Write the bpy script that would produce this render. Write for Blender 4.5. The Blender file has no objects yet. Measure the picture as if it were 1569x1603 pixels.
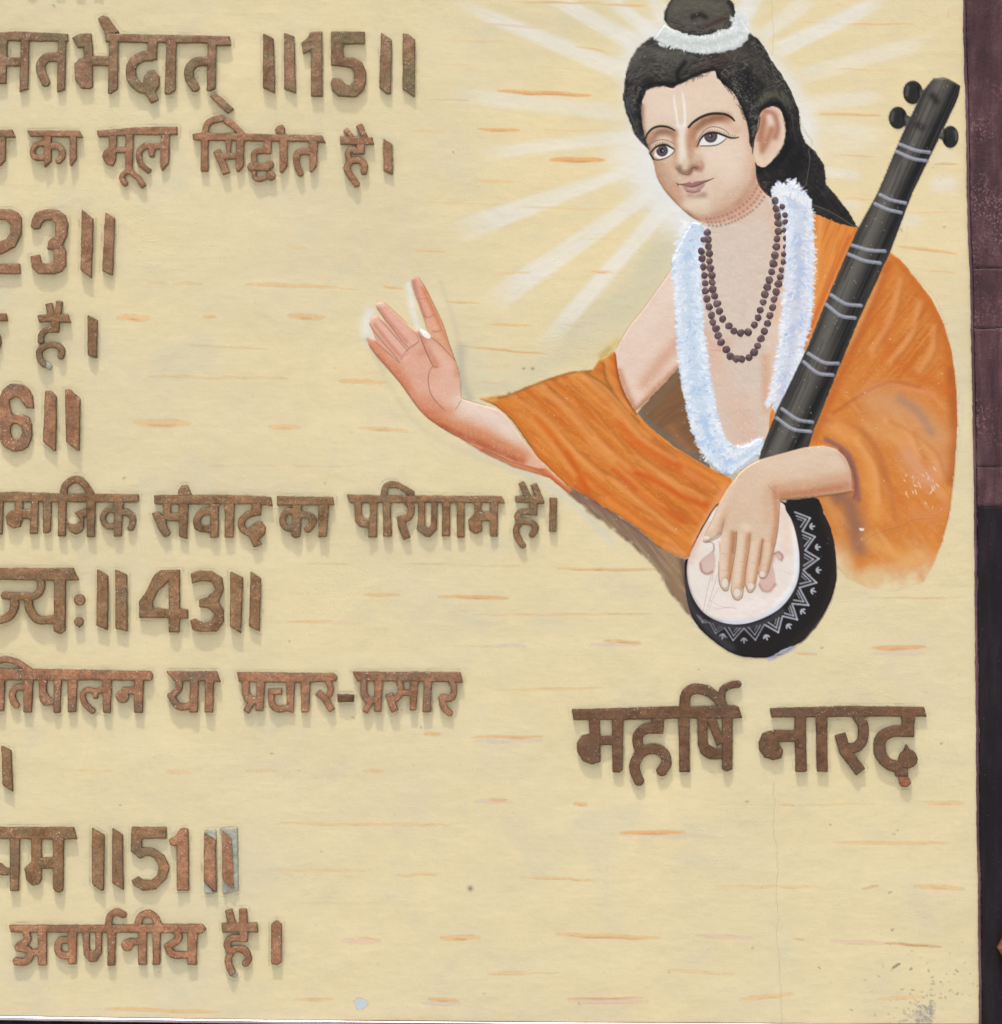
import bpy, math, random
import numpy as np

# ------------------------------------------------------------------ units
# One unit of drawing = 1 mm on the wall; the wall stands upright in the XZ
# plane and looks towards -Y.  (x right, y down) on the wall -> world metres.
MM = 0.001
CX, CY = 784.5, 801.5
ZC = 1.9                      # height of the middle of the picture above ground

SC = bpy.context.scene
COL = SC.collection

# ------------------------------------------------------------------ camera
DIST = 4.2
cam_data = bpy.data.cameras.new("camera")
cam_data.sensor_fit = 'HORIZONTAL'
cam_data.sensor_width = 36.0
cam_data.lens = 36.0 * DIST / 1.569
cam_data.clip_start = 0.05
cam_data.clip_end = 200.0
cam = bpy.data.objects.new("camera", cam_data)
COL.objects.link(cam)
cam.location = (0.0, -DIST, ZC)
cam.rotation_euler = (math.radians(90), 0, 0)
SC.camera = cam

# ------------------------------------------------------------------ light
SUN_DIR = np.array([0.50, 1.0, -4.7])            # way the light travels
SUN_EL = math.atan2(4.7, math.hypot(0.50, 1.0))
world = bpy.data.worlds.new("World")
SC.world = world
world.use_nodes = True
wn = world.node_tree.nodes
wl = world.node_tree.links
wn.clear()
sky = wn.new('ShaderNodeTexSky')
sky.sky_type = 'NISHITA'
sky.sun_disc = False
sky.sun_elevation = SUN_EL
sky.sun_rotation = math.atan2(-0.50, -1.0)
sky.altitude = 200
sky.air_density = 1.0
sky.dust_density = 6.0
sky.ozone_density = 1.0
bg = wn.new('ShaderNodeBackground')
bg.inputs['Strength'].default_value = 0.15
wo = wn.new('ShaderNodeOutputWorld')
wl.new(sky.outputs[0], bg.inputs[0])
wl.new(bg.outputs[0], wo.inputs[0])

sun_data = bpy.data.lights.new("sun", 'SUN')
sun_data.energy = 2.1
sun_data.angle = math.radians(1.6)
sun_data.color = (1.0, 0.95, 0.87)
sun = bpy.data.objects.new("sun", sun_data)
COL.objects.link(sun)
sun.location = (-1, -3, 6)
from mathutils import Vector
sun.rotation_euler = Vector(SUN_DIR.tolist()).to_track_quat('-Z', 'Y').to_euler()

vs = SC.view_settings
vs.view_transform = 'Standard'
vs.look = 'None'
vs.gamma = 1.0
vs.exposure = 0.60
try:
    vs.use_curve_mapping = False
    vs.use_white_balance = True
    vs.white_balance_temperature = 6500
    vs.white_balance_tint = 10
except Exception:
    pass
# ------------------------------------------------------------------ numpy drawing tools
rng = np.random.default_rng(11)
random.seed(11)

def smooth(t):
    t = np.clip(t, 0, 1)
    return t * t * (3 - 2 * t)

def catmull(pts, n=7, closed=False):
    p = np.asarray(pts, float)
    if len(p) < 3:
        return p
    if closed:
        q = np.vstack([p[-1], p, p[0], p[1]])
    else:
        q = np.vstack([2 * p[0] - p[1], p, 2 * p[-1] - p[-2]])
    out = []
    for i in range(1, len(q) - 2):
        a, b, c, d = q[i - 1], q[i], q[i + 1], q[i + 2]
        for k in range(n):
            t = k / n
            out.append(0.5 * ((2 * b) + (c - a) * t + (2 * a - 5 * b + 4 * c - d) * t * t
                              + (3 * b - a - 3 * c + d) * t ** 3))
    if not closed:
        out.append(p[-1])
    return np.array(out)

def sd_poly(pts, X, Y):
    p = np.asarray(pts, float)
    d = np.full(X.shape, 1e9)
    inside = np.zeros(X.shape, bool)
    n = len(p)
    for i in range(n):
        x0, y0 = p[i]
        x1, y1 = p[(i + 1) % n]
        ex, ey = x1 - x0, y1 - y0
        L = ex * ex + ey * ey
        if L < 1e-12:
            continue
        wx, wy = X - x0, Y - y0
        t = np.clip((wx * ex + wy * ey) / L, 0, 1)
        dx, dy = wx - ex * t, wy - ey * t
        np.minimum(d, dx * dx + dy * dy, out=d)
        if y0 != y1:
            c = ((y0 > Y) != (y1 > Y)) & (X < ex * (Y - y0) / ey + x0)
            inside ^= c
    d = np.sqrt(d)
    return np.where(inside, -d, d)

def d_line(pts, X, Y):
    """distance to a polyline and the running length 0..1 of the nearest point"""
    p = np.asarray(pts, float)
    seg = np.hypot(*(p[1:] - p[:-1]).T)
    tot = max(seg.sum(), 1e-9)
    best = np.full(X.shape, 1e18)
    run = np.zeros(X.shape)
    acc = 0.0
    for i in range(len(p) - 1):
        x0, y0 = p[i]
        ex, ey = p[i + 1] - p[i]
        L = max(ex * ex + ey * ey, 1e-12)
        wx, wy = X - x0, Y - y0
        t = np.clip((wx * ex + wy * ey) / L, 0, 1)
        q = (wx - ex * t) ** 2 + (wy - ey * t) ** 2
        m = q < best
        best = np.where(m, q, best)
        run = np.where(m, (acc + t * seg[i]) / tot, run)
        acc += seg[i]
    return np.sqrt(best), run

def sd_stroke(pts, w, X, Y):
    """union of boxes (square cut ends) and round joints"""
    p = np.asarray(pts, float)
    h = w / 2.0
    d = np.full(X.shape, 1e9)
    n = len(p)
    for i in range(n - 1):
        a, b = p[i], p[i + 1]
        L = math.hypot(*(b - a))
        if L < 1e-6:
            continue
        u = (b - a) / L
        cx, cy = (a + b) / 2
        qx = np.abs((X - cx) * u[0] + (Y - cy) * u[1]) - L / 2
        qy = np.abs(-(X - cx) * u[1] + (Y - cy) * u[0]) - h
        dd = np.hypot(np.maximum(qx, 0), np.maximum(qy, 0)) + np.minimum(np.maximum(qx, qy), 0)
        np.minimum(d, dd, out=d)
        if i > 0:
            np.minimum(d, np.hypot(X - a[0], Y - a[1]) - h, out=d)
    return d

def _hash(ix, iy, seed):
    h = (ix.astype(np.int64) * 374761393 + iy.astype(np.int64) * 668265263 + seed * 1442695041) & 0xFFFFFFFF
    h = ((h ^ (h >> 13)) * 1274126177) & 0xFFFFFFFF
    h = (h ^ (h >> 16)) & 0xFFFFFF
    return h / float(0xFFFFFF)

def noise(X, Y, sx, sy=None, ang=0.0, seed=0, oct=1):
    """value noise 0..1, stretched along ang (degrees, y down)"""
    sy = sy or sx
    c, s = math.cos(math.radians(ang)), math.sin(math.radians(ang))
    u0, v0 = (X * c + Y * s), (-X * s + Y * c)
    out = 0.0
    amp, tot = 1.0, 0.0
    for o in range(oct):
        k = 2.0 ** o
        u, v = u0 * k / sx, v0 * k / sy
        iu, iv = np.floor(u), np.floor(v)
        fu, fv = u - iu, v - iv
        fu, fv = fu * fu * (3 - 2 * fu), fv * fv * (3 - 2 * fv)
        a = _hash(iu, iv, seed + o)
        b = _hash(iu + 1, iv, seed + o)
        e = _hash(iu, iv + 1, seed + o)
        f = _hash(iu + 1, iv + 1, seed + o)
        out = out + amp * ((a * (1 - fu) + b * fu) * (1 - fv) + (e * (1 - fu) + f * fu) * fv)
        tot += amp
        amp *= 0.55
    return out / tot

def crop_t(x0, y0, s):
    """points measured in an enlarged view -> wall millimetres"""
    def f(*pts):
        return [(x0 + a / s, y0 + b / s) for a, b in pts]
    return f

class Canvas:
    """pigment laid on the wall: colour and coverage, 1 sample per mm"""
    def __init__(self, x0, y0, w, h):
        self.x0, self.y0, self.w, self.h = x0, y0, w, h
        self.rgb = np.zeros((h, w, 3), np.float32)
        self.a = np.zeros((h, w), np.float32)
        yy, xx = np.mgrid[0:h, 0:w]
        self.X = (xx + x0).astype(np.float64)
        self.Y = (yy + y0).astype(np.float64)

    def box(self, pts, m):
        p = np.asarray(pts, float)
        a = int(max(0, math.floor(p[:, 0].min() - m - self.x0)))
        b = int(min(self.w, math.ceil(p[:, 0].max() + m - self.x0) + 1))
        c = int(max(0, math.floor(p[:, 1].min() - m - self.y0)))
        d = int(min(self.h, math.ceil(p[:, 1].max() + m - self.y0) + 1))
        if b <= a or d <= c:
            return None
        return (slice(c, d), slice(a, b))

    def mask(self, pts, soft=0.7, rough=0.0, rs=6, seed=1, grow=0.0, curve=False):
        if curve:
            pts = catmull(pts, 6, True)
        m = np.zeros((self.h, self.w), np.float32)
        s = self.box(pts, soft + rough + abs(grow) + 3)
        if s is None:
            return m
        X, Y = self.X[s], self.Y[s]
        d = sd_poly(pts, X, Y) - grow
        if rough:
            d = d + (noise(X, Y, rs, rs, 0, seed, 2) - 0.5) * 2 * rough
        m[s] = smooth(0.5 - d / (2 * soft))
        return m

    def put(self, s, m, col, blend=None):
        """paint colour (0..255) with coverage m on slice s"""
        c = np.asarray(col, np.float32) / 255.0
        m = m.astype(np.float32)
        a0 = self.a[s]
        a1 = m + a0 * (1 - m)
        w = np.where(a1 > 1e-6, m / np.maximum(a1, 1e-6), 0)[..., None]
        self.rgb[s] = self.rgb[s] * (1 - w) + c * w
        self.a[s] = a1

    def fill(self, m, col, a=1.0):
        self.put((slice(None), slice(None)), m * a, col)

    def poly(self, pts, col, a=1.0, soft=0.7, rough=0.0, clip=None, curve=False, seed=1, rs=6):
        if curve:
            pts = catmull(pts, 6, True)
        s = self.box(pts, soft + rough + 3)
        if s is None:
            return
        X, Y = self.X[s], self.Y[s]
        d = sd_poly(pts, X, Y)
        if rough:
            d = d + (noise(X, Y, rs, rs, 0, seed, 2) - 0.5) * 2 * rough
        m = smooth(0.5 - d / (2 * soft)) * a
        if clip is not None:
            m = m * clip[s]
        self.put(s, m, col)

    def line(self, pts, w, col, a=1.0, soft=0.6, taper=0.0, clip=None, curve=True, tex=0.0, seed=3):
        if curve and len(pts) > 2:
            pts = catmull(pts, 5)
        s = self.box(pts, w / 2 + soft + 2)
        if s is None:
            return
        X, Y = self.X[s], self.Y[s]
        d, t = d_line(pts, X, Y)
        hw = w / 2.0
        if taper:
            hw = hw * (1 - taper + taper * np.sqrt(np.clip(4 * t * (1 - t), 0, 1)))
        m = smooth(0.5 - (d - hw) / (2 * soft)) * a
        if w < 1.2:
            m = m * min(1.0, 0.35 + w * 0.6)
        if tex:
            m = m * (1 - tex * noise(X, Y, 3.0, 2.0, 0, seed, 2))
        if clip is not None:
            m = m * clip[s]
        self.put(s, m, col)

    def glow(self, pts, w, col, a=1.0, clip=None, curve=True):
        """soft worked-in tone along a line or round a point"""
        p = list(pts)
        if len(p) == 1:
            p = [p[0], (p[0][0] + 0.01, p[0][1])]
        if curve and len(p) > 2:
            p = catmull(p, 4)
        s = self.box(p, w * 2.3)
        if s is None:
            return
        d, t = d_line(p, self.X[s], self.Y[s])
        m = np.exp(-(d / w) ** 2) * a
        if clip is not None:
            m = m * clip[s]
        self.put(s, m, col)

    def sample(self, x, y):
        """bilinear colour and coverage at wall points"""
        u = np.clip(x - self.x0, 0, self.w - 1.001)
        v = np.clip(y - self.y0, 0, self.h - 1.001)
        iu, iv = u.astype(int), v.astype(int)
        fu, fv = (u - iu)[..., None], (v - iv)[..., None]
        A = np.concatenate([self.rgb, self.a[..., None]], -1) if not hasattr(self, 'A') else self.A
        self.A = A
        r = (A[iv, iu] * (1 - fu) + A[iv, iu + 1] * fu) * (1 - fv) + (A[iv + 1, iu] * (1 - fu) + A[iv + 1, iu + 1] * fu) * fv
        out = (x < self.x0) | (x > self.x0 + self.w - 1) | (y < self.y0) | (y > self.y0 + self.h - 1)
        r[..., 3] = np.where(out, 0, r[..., 3])
        return r
# ------------------------------------------------------------------ the mural, painted
FA = crop_t(950, 0, 5.23)        # head
FF = crop_t(1000, 100, 6.276)    # face
FB = crop_t(980, 280, 4.2405)    # chest
FD = crop_t(1040, 640, 4.0063)   # bowl and playing hand
FC = crop_t(720, 540, 3.566)     # sleeve
FE = crop_t(1200, 340, 2.672)    # robe right
FH = crop_t(560, 420, 5.23)      # raised hand
FN = crop_t(1230, 0, 4.628)      # peg box
cv = Canvas(-14, -24, 1550, 1640)
X, Y = cv.X, cv.Y
PM = {}                           # hard shapes of the painted parts

# ---- wall marks first: rays, haze, dashes
def ray(x0, y0, x1, y1, w0, w1, a):
    L = math.hypot(x1 - x0, y1 - y0)
    ux, uy = (x1 - x0) / L, (y1 - y0) / L
    s = cv.box([(x0, y0), (x1, y1)], max(w0, w1) + 10)
    if s is None:
        return
    xx, yy = X[s], Y[s]
    t = ((xx - x0) * ux + (yy - y0) * uy) / L
    q = np.abs(-(xx - x0) * uy + (yy - y0) * ux)
    hw = (w0 + (w1 - w0) * np.clip(t, 0, 1)) / 2
    ang = math.degrees(math.atan2(uy, ux))
    st = noise(xx, yy, 60, 2.2, ang, 5, 2)
    m = smooth((hw + 5 - q) / 10) * smooth((1.0 - t) * 3.2) * smooth((t + 0.05) * 6)
    m = m * a * (0.40 + 0.48 * st)
    cv.put(s, np.clip(m * 1.0, 0, 1), (228, 229, 222))

glow_m = np.exp(-(np.hypot((X - 1060) / 330.0, (Y - 190) / 260.0)) ** 4) * 0.45
cv.fill(glow_m * (0.5 + 0.5 * noise(X, Y, 90, 60, 0, 9, 3)), (233, 216, 165))
gm = smooth((X - 1180) / 120) * smooth((620 - Y) / 250) * (0.25 + 0.4 * noise(X, Y, 70, 90, 0, 19, 3))
cv.fill(gm * 0.6, (232, 212, 166))
# grey-green wash near the raised arm and shoulder
for p, w, a in (([(905, 520), (980, 470), (1040, 400)], 34, .55), ([(740, 560), (745, 600), (800, 600), (880, 560)], 20, .4),
                ([(1010, 420), (1050, 370)], 22, .4)):
    cv.glow(p, w, (196, 194, 168), a)
# pale halo round the head
for p, w, a in (([(1010, 215), (1030, 280), (1075, 345)], 34, .95), ([(1000, 160), (990, 90), (1030, 45)], 24, .7),
                ([(1145, 30), (1200, 90), (1240, 140), (1262, 210)], 17, .75), ([(1262, 190), (1270, 250)], 20, .5),
                ([(1170, 10), (1155, 30)], 18, .7), ([(970, 240), (1040, 330)], 26, .5)):
    cv.glow(p, w, (225, 226, 220), a)
for r in ((1000, 70, 850, -12, 27, 22, .9), (985, 115, 695, -4, 30, 15, .85), (1030, 60, 945, -10, 22, 20, .9),
          (1045, 30, 1015, -16, 26, 20, .8),
          (985, 178, 690, 146, 26, 24, .6), (1000, 210, 735, 245, 18, 22, .7), (990, 265, 690, 372, 16, 40, .85),
          (1020, 300, 745, 492, 22, 38, .9), (1045, 320, 835, 560, 24, 26, .9),
          (1160, 30, 1188, -16, 30, 22, .7), (1190, 60, 1280, -14, 20, 30, .75), (1210, 82, 1400, -8, 26, 22, 1.0),
          (1245, 122, 1480, 55, 26, 22, .55), (1255, 165, 1395, 148, 26, 20, .65), (1290, 268, 1356, 276, 18, 12, .8),
          (1255, 190, 1400, 215, 20, 24, .3)):
    ray(*r)
for x, y, w, a in ((1478, 288, 14, .6), (1425, 345, 10, .5), (1480, 245, 12, .3), (1330, 320, 9, .5), (1330, 220, 30, .3)):
    cv.glow([(x - 8, y), (x + 8, y)], w, (224, 222, 214), a)

OR1, OR2, PK, PL, BR = (222, 160, 92), (226, 178, 118), (219, 184, 165), (204, 184, 178), (188, 120, 62)
def dash(x0, y0, x1, y1, w, col, a=.8, edge=False, seed=1):
    n = max(3, int(abs(x1 - x0) / 22))
    r = random.Random(int(x0 * 7 + y0 * 13))
    pts = [(x0 + (x1 - x0) * i / n, y0 + (y1 - y0) * i / n + r.uniform(-.9, .9)) for i in range(n + 1)]
    cv.line(pts, w, col, a, soft=.9, taper=.85, tex=.55, seed=int(x0))
    if edge:
        cv.line([(x, y + w * .28) for x, y in pts[1:-1]] or pts, max(1.0, w * .28), BR, a * .6, taper=.8, tex=.5, soft=.6)
D = [
 (779, 143, 927, 149, 7, OR1, .95, 1), (748, 202, 814, 204, 6, OR1, .9, 1), (860, 250, 948, 251, 9, OR1, .95, 1),
 (737, 283, 806, 285, 6, OR2, .55, 0), (668, 155, 735, 157, 2, BR, .45, 0), (640, 205, 700, 206, 5, OR2, .45, 0),
 (756, 37, 860, 44, 4, PK, .6, 0), (800, 2, 945, 5, 3, OR1, .6, 1), (940, 8, 1012, 9, 2.5, OR1, .6, 0),
 (900, 72, 950, 81, 4, OR2, .7, 0), (690, 62, 800, 66, 4, OR2, .4, 0), (850, 104, 900, 108, 3, OR2, .3, 0),
 (850, 203, 950, 205, 2.2, OR2, .6, 0), (640, 316, 790, 321, 2.2, OR2, .55, 0), (820, 325, 960, 327, 2.2, OR2, .6, 0),
 (640, 359, 685, 360, 2.5, PK, .5, 0), (650, 392, 700, 393, 2.5, OR2, .5, 0), (905, 374, 990, 373, 2, OR2, .45, 0),
 (775, 428, 830, 427, 3, OR2, .6, 0), (925, 425, 960, 427, 5, OR2, .7, 1), (697, 472, 752, 474, 2.8, OR1, .75, 1),
 (765, 507, 835, 509, 5, OR2, .8, 1), (880, 507, 915, 512, 2, OR2, .5, 0), (718, 541, 860, 555, 3, OR1, .85, 1),
 (755, 598, 795, 599, 3, OR2, .55, 0), (600, 449, 632, 452, 4, OR1, .75, 1), (385, 445, 530, 449, 5.5, OR2, .85, 0),
 (530, 451, 566, 453, 2.5, OR2, .7, 0), (232, 443, 262, 444, 4, OR2, .5, 0), (272, 444, 316, 444, 4, OR2, .65, 0),
 (183, 497, 236, 498, 10, OR2, .85, 1), (318, 496, 339, 496, 5, OR1, .7, 1), (450, 495, 508, 497, 9, OR2, .85, 1),
 (290, 539, 420, 547, 2.2, OR1, .55, 0), (230, 589, 450, 592, 3, OR2, .7, 0), (530, 596, 606, 599, 7, OR2, .9, 0),
 (210, 661, 298, 663, 11, OR2, .75, 1), (420, 668, 470, 669, 7, OR2, .8, 1), (562, 670, 640, 675, 5.5, OR2, .85, 1),
 (330, 729, 560, 729, 2.2, PK, .7, 0), (450, 385, 480, 388, 3, OR2, .5, 0), (648, 392, 700, 394, 3, OR2, .5, 0),
 (480, 882, 552, 884, 2.2, OR1, .55, 0), (640, 882, 830, 887, 2, OR2, .6, 0), (872, 890, 1035, 892, 4, OR1, .8, 1),
 (452, 927, 486, 928, 4, OR2, .3, 0), (570, 931, 626, 931, 5, OR1, .7, 0), (687, 934, 796, 937, 6, OR1, .85, 1),
 (450, 974, 520, 972, 3.5, OR1, .7, 0), (500, 975, 570, 976, 4, PK, .5, 0), (740, 963, 1020, 961, 2.2, OR1, .6, 0),
 (690, 1010, 790, 1012, 2, OR2, .5, 0), (780, 1011, 824, 1011, 6, PL, .7, 0), (925, 1009, 1004, 1008, 6, PL, .7, 0),
 (945, 1004, 1004, 1006, 4.5, OR1, .85, 1), (772, 1080, 945, 1077, 2.8, OR2, .8, 0), (664, 1149, 690, 1149, 6, OR1, .75, 0),
 (740, 1160, 850, 1158, 7, PL, .6, 0), (738, 1154, 850, 1154, 4, OR1, .85, 1), (1244, 1023, 1280, 1024, 2.4, OR1, .8, 0),
 (1370, 1024, 1448, 1023, 6, PL, .6, 0), (1366, 1015, 1449, 1013, 8, OR1, .9, 1), (1360, 935, 1512, 935, 2.2, OR2, .85, 1),
 (125, 1207, 175, 1208, 5, OR2, .45, 0), (262, 1208, 298, 1208, 6, OR2, .6, 0), (385, 1207, 433, 1207, 4.5, OR2, .6, 0),
 (570, 1207, 600, 1207, 6, OR2, .7, 0), (745, 1255, 802, 1255, 8, PL, .6, 0), (765, 1252, 795, 1253, 5, OR1, .7, 0),
 (898, 1259, 920, 1260, 6, OR1, .8, 1), (430, 1289, 706, 1292, 4, OR2, .8, 0), (975, 1307, 1120, 1310, 6, PL, .4, 0),
 (970, 1304, 1073, 1303, 7, OR1, .9, 1), (420, 1362, 572, 1363, 3, OR2, .6, 0), (620, 1371, 685, 1368, 4, OR2, .75, 0),
 (814, 1373, 933, 1378, 3.5, OR2, .85, 1), (470, 1413, 620, 1416, 2.4, PK, .4, 0), (535, 1474, 595, 1473, 9, PK, .7, 0),
 (560, 1469, 592, 1470, 3, OR1, .5, 0), (690, 1469, 752, 1468, 8, OR2, .95, 1), (870, 1463, 1035, 1469, 7, OR2, .85, 1),
 (1090, 1466, 1180, 1469, 6, PK, .8, 0), (1300, 1473, 1390, 1478, 6, PK, .85, 0), (1385, 1477, 1475, 1482, 4, BR, .8, 1),
 (1242, 1470, 1260, 1471, 2.5, BR, .5, 0), (762, 1524, 832, 1524, 4.5, OR2, .7, 0), (830, 1524, 875, 1523, 1.6, BR, .5, 0),
 (1045, 1519, 1150, 1525, 4, OR2, .6, 0), (462, 1566, 522, 1564, 4, OR2, .85, 1), (660, 1571, 720, 1571, 7, PL, .7, 0),
 (670, 1565, 718, 1566, 6, OR1, .85, 1), (888, 1566, 1015, 1568, 8, PK, .8, 0), (888, 1563, 1010, 1562, 3, BR, .6, 0),
 (1158, 1565, 1243, 1556, 7, OR2, .75, 1), (1375, 1564, 1450, 1560, 6, OR2, .6, 1), (165, 1579, 345, 1584, 5.5, OR2, .85, 0),
 (1215, 1260, 1245, 1261, 2.5, OR1, .75, 0), (1100, 1259, 1215, 1260, 1.6, OR2, .4, 0), (1250, 1260, 1370, 1259, 2, OR1, .5, 0),
 (1450, 1257, 1510, 1257, 6, OR2, .75, 1), (1305, 1319, 1485, 1320, 5, OR2, .75, 0), (1120, 1388, 1285, 1389, 3.5, OR2, .7, 0),
 (1350, 1391, 1376, 1387, 4, BR, .55, 0), (1432, 1388, 1510, 1391, 7, OR2, .75, 1),
 (1240, 35, 1300, 36, 2, OR2, .4, 0), (1325, 37, 1430, 38, 2.4, OR1, .8, 0), (1310, 107, 1410, 112, 2.4, OR2, .6, 0),
 (1283, 178, 1380, 180, 4, OR1, .7, 0), (1315, 242, 1372, 246, 2.4, OR1, .7, 0), (1462, 257, 1500, 257, 3, BR, .5, 0),
 (1320, 311, 1370, 312, 3, OR1, .45, 0), (1420, 333, 1505, 332, 2.4, OR2, .8, 0), (1405, 385, 1500, 398, 5, OR1, .7, 1),
 (1450, 424, 1495, 427, 2.5, OR1, .6, 0), (1420, 352, 1419, 378, 2, OR1, .4, 0), (1486, 15, 1484, 30, 2.5, OR1, .5, 0),
 (950, 7, 1010, 8, 4, OR2, .6, 0), (0, 290, 60, 291, 3, OR2, .25, 0), (430, 300, 540, 303, 2, PK, .3, 0),
 (60, 130, 120, 131, 2, PK, .2, 0), (370, 22, 560, 24, 2, PK, .35, 0), (690, 100, 760, 103, 3, OR2, .35, 0),
]
for d in D:
    dash(*d[:7], edge=bool(d[7]))
# pentimenti, stains, specks
cv.line([(1450, 355), (1454, 370), (1490, 372)], 1.2, (190, 180, 150), .3)
r_ = random.Random(4)
for k in range(300):
    if k < 110:
        x, y = r_.gauss(1440, 60), r_.gauss(1545, 45)
    else:
        x, y = r_.uniform(0, 1515), r_.uniform(0, 1585)
    q = r_.random()
    s_ = .5 + q * q * 1.3
    an = r_.uniform(0, 3.14)
    cv.line([(x, y), (x + math.cos(an) * s_ * 2, y + math.sin(an) * s_ * 2)], s_ * 1.4, (120, 112, 98), .25 + .5 * r_.random() * (k < 110 or q > .8), soft=.5, curve=False)
for x, y, s_ in ((736.5, 1391, 5), (797, 616, 3), (834, 577, 2.6), (820, 577, 2), (1405, 1300, 1.6), (1300, 1291, 1.6)):
    cv.glow([(x, y)], s_ * .8, (96, 90, 80), .85)
for k in range(150):       # bare grey scuff, bottom right corner
    x = 1464 - abs(r_.gauss(0, 22)); y = 1600 - abs(r_.gauss(0, 16)) * (1 if x < 1452 else 1.3)
    cv.line([(x, y), (x + r_.uniform(-3, 3), y + r_.uniform(-3, 3))], r_.uniform(1, 3), (140, 140, 140), .55, curve=False)
cv.poly([(553, 1568), (563, 1562), (572, 1566), (578, 1572), (566, 1581), (560, 1579)], (188, 204, 214), .9, rough=1.5)
for k in range(90):        # grey pencil and scuffs near the lowest texts
    x, y = r_.uniform(0, 440), r_.uniform(1150, 1560)
    if r_.random() < .35:
        cv.line([(x, y), (x + r_.uniform(-4, 4), y + r_.uniform(-1, 3))], .9, (150, 142, 122), .4, curve=False)

cv.line([(1399, 1515), (1408, 1509)], 3.4, (104, 98, 88), .85, curve=False)
cv.line([(1425, 1518), (1428, 1516)], 2.6, (104, 98, 88), .8, curve=False)
# ---- shading drawn on the wall round the figure
cv.glow([(722, 545), (722, 590), (735, 625)], 9, (172, 168, 152), .6)
cv.glow([(690, 440), (715, 520), (726, 600)], 4, (184, 180, 158), .3)
cv.glow([(640, 445), (645, 480), (655, 515)], 5, (222, 224, 214), .8)
cv.glow([(578, 490), (572, 520), (590, 540)], 9, (226, 224, 214), .85)
cv.glow([(600, 590), (660, 670), (740, 712), (840, 750)], 5, (196, 190, 160), .35)
cv.glow([(575, 530), (600, 580)], 5, (190, 184, 156), .5)
cv.glow([(740, 700), (830, 745), (900, 790), (960, 850)], 7, (205, 204, 184), .6)

# ---- ROBE ------------------------------------------------------------
slv = FC((110, 300), (200, 285), (270, 275), (370, 235), (500, 185), (620, 147), (740, 138), (765, 100), (790, 75), (862, 38),
         (880, 60), (890, 180), (930, 290), (990, 380), (1060, 460), (1200, 570), (1380, 680), (1515, 745),
         (1530, 800), (1480, 900), (1400, 1000), (1330, 1110), (1262, 1192), (1130, 1140), (980, 1010), (800, 900), (620, 800), (500, 690),
         (430, 620), (360, 520), (300, 430), (240, 370), (180, 330))
under = FC((560, 770), (620, 800), (800, 900), (980, 1010), (1130, 1140), (1262, 1192), (1262, 1300), (1285, 1420), (1310, 1530),
           (1270, 1500), (1190, 1400), (1100, 1250), (960, 1110), (800, 990), (640, 860))
armpit = FC((985, 385), (1060, 300), (1150, 205), (1225, 120), (1290, 250), (1330, 450), (1400, 690), (1200, 575), (1060, 465))
rb_r = [(1393, 394), (1410, 407), (1432, 434), (1458, 467), (1477, 505), (1490, 550), (1497, 602), (1499, 658), (1497, 700),
        (1493, 752), (1486, 808), (1474, 852), (1460, 885), (1446, 912), (1400, 925), (1360, 920), (1326, 905), (1306, 880), (1300, 830), (1290, 800), (1276, 779),
        (1292, 765), (1318, 740), (1318, 720), (1296, 708), (1272, 703), (1262, 703), (1271, 680), (1312, 580), (1346, 497)]
rb_l = [(1262, 322), (1276, 322), (1310, 338), (1345, 358), (1330, 395), (1300, 460), (1263, 546), (1216, 643), (1200, 690),
        (1195, 640), (1200, 560), (1215, 480), (1240, 400)]
PM['robe'] = cv.mask(slv, .6, .8) + cv.mask(rb_r, .6, .6) + cv.mask(rb_l, .6, .6)
PM['robe'] = np.clip(PM['robe'], 0, 1)
PM['robe_underside'] = np.clip(cv.mask(under, .6, 1.2) + cv.mask(armpit, .6, 1.0), 0, 1)

# brown shadow tones painted on the robe's underside
mU = cv.mask(under, 3.5, 3.0, 9)
cv.fill(mU, (138, 112, 88), .95)
cv.fill(mU * noise(X, Y, 40, 3, 55, 3, 2), (112, 88, 68), .6)
cv.fill(mU * smooth((noise(X, Y, 50, 3, 50, 8, 2) - .5) * 4), (172, 150, 122), .5)
cv.glow(FC((640, 820), (900, 970), (1060, 1090)), 6, (128, 100, 92), .8, mU)
cv.glow(FC((1180, 1230), (1235, 1350)), 10, (158, 128, 92), .6, mU)
cv.glow(FC((1240, 1200), (1255, 1330)), 3.5, (90, 78, 72), .7)
mA = cv.mask(armpit, 1.5, 1.0)
cv.fill(mA, (134, 96, 62))
cv.fill(mA * noise(X, Y, 30, 3, -40, 4, 2), (104, 76, 54), .75)
cv.glow(FC((1020, 380), (1120, 290), (1220, 170)), 7, (120, 100, 76), .8, mA)
cv.glow(FC((1000, 380), (1100, 480), (1300, 610), (1400, 690)), 7, (112, 104, 92), .85, mA)
cv.glow(FC((1180, 470), (1270, 580)), 9, (158, 108, 72), .6, mA)

def robe_tex(m, ang, seed):
    cv.fill(m * smooth((noise(X, Y, 90, 7, ang, seed, 3) - .45) * 3.2), (224, 150, 76), .55)
    cv.fill(m * smooth((noise(X, Y, 120, 8, ang, seed + 7, 3) - .5) * 3.4), (190, 92, 24), .55)
    cv.fill(m * smooth((noise(X, Y, 14, 2.0, ang, seed + 11, 2) - .5) * 3), (214, 132, 58), .35)
    cv.fill(m * smooth((noise(X, Y, 5, 4, ang, seed + 13, 2) - .62) * 5), (232, 170, 104), .22)
    cv.fill(m * smooth((noise(X, Y, 34, 26, 0, seed + 15, 3) - .52) * 4), (198, 108, 40), .4)
    cv.fill(m * smooth((noise(X, Y, 44, 9, ang - 14, seed + 17, 3) - .58) * 5), (168, 88, 34), .35)

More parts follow.
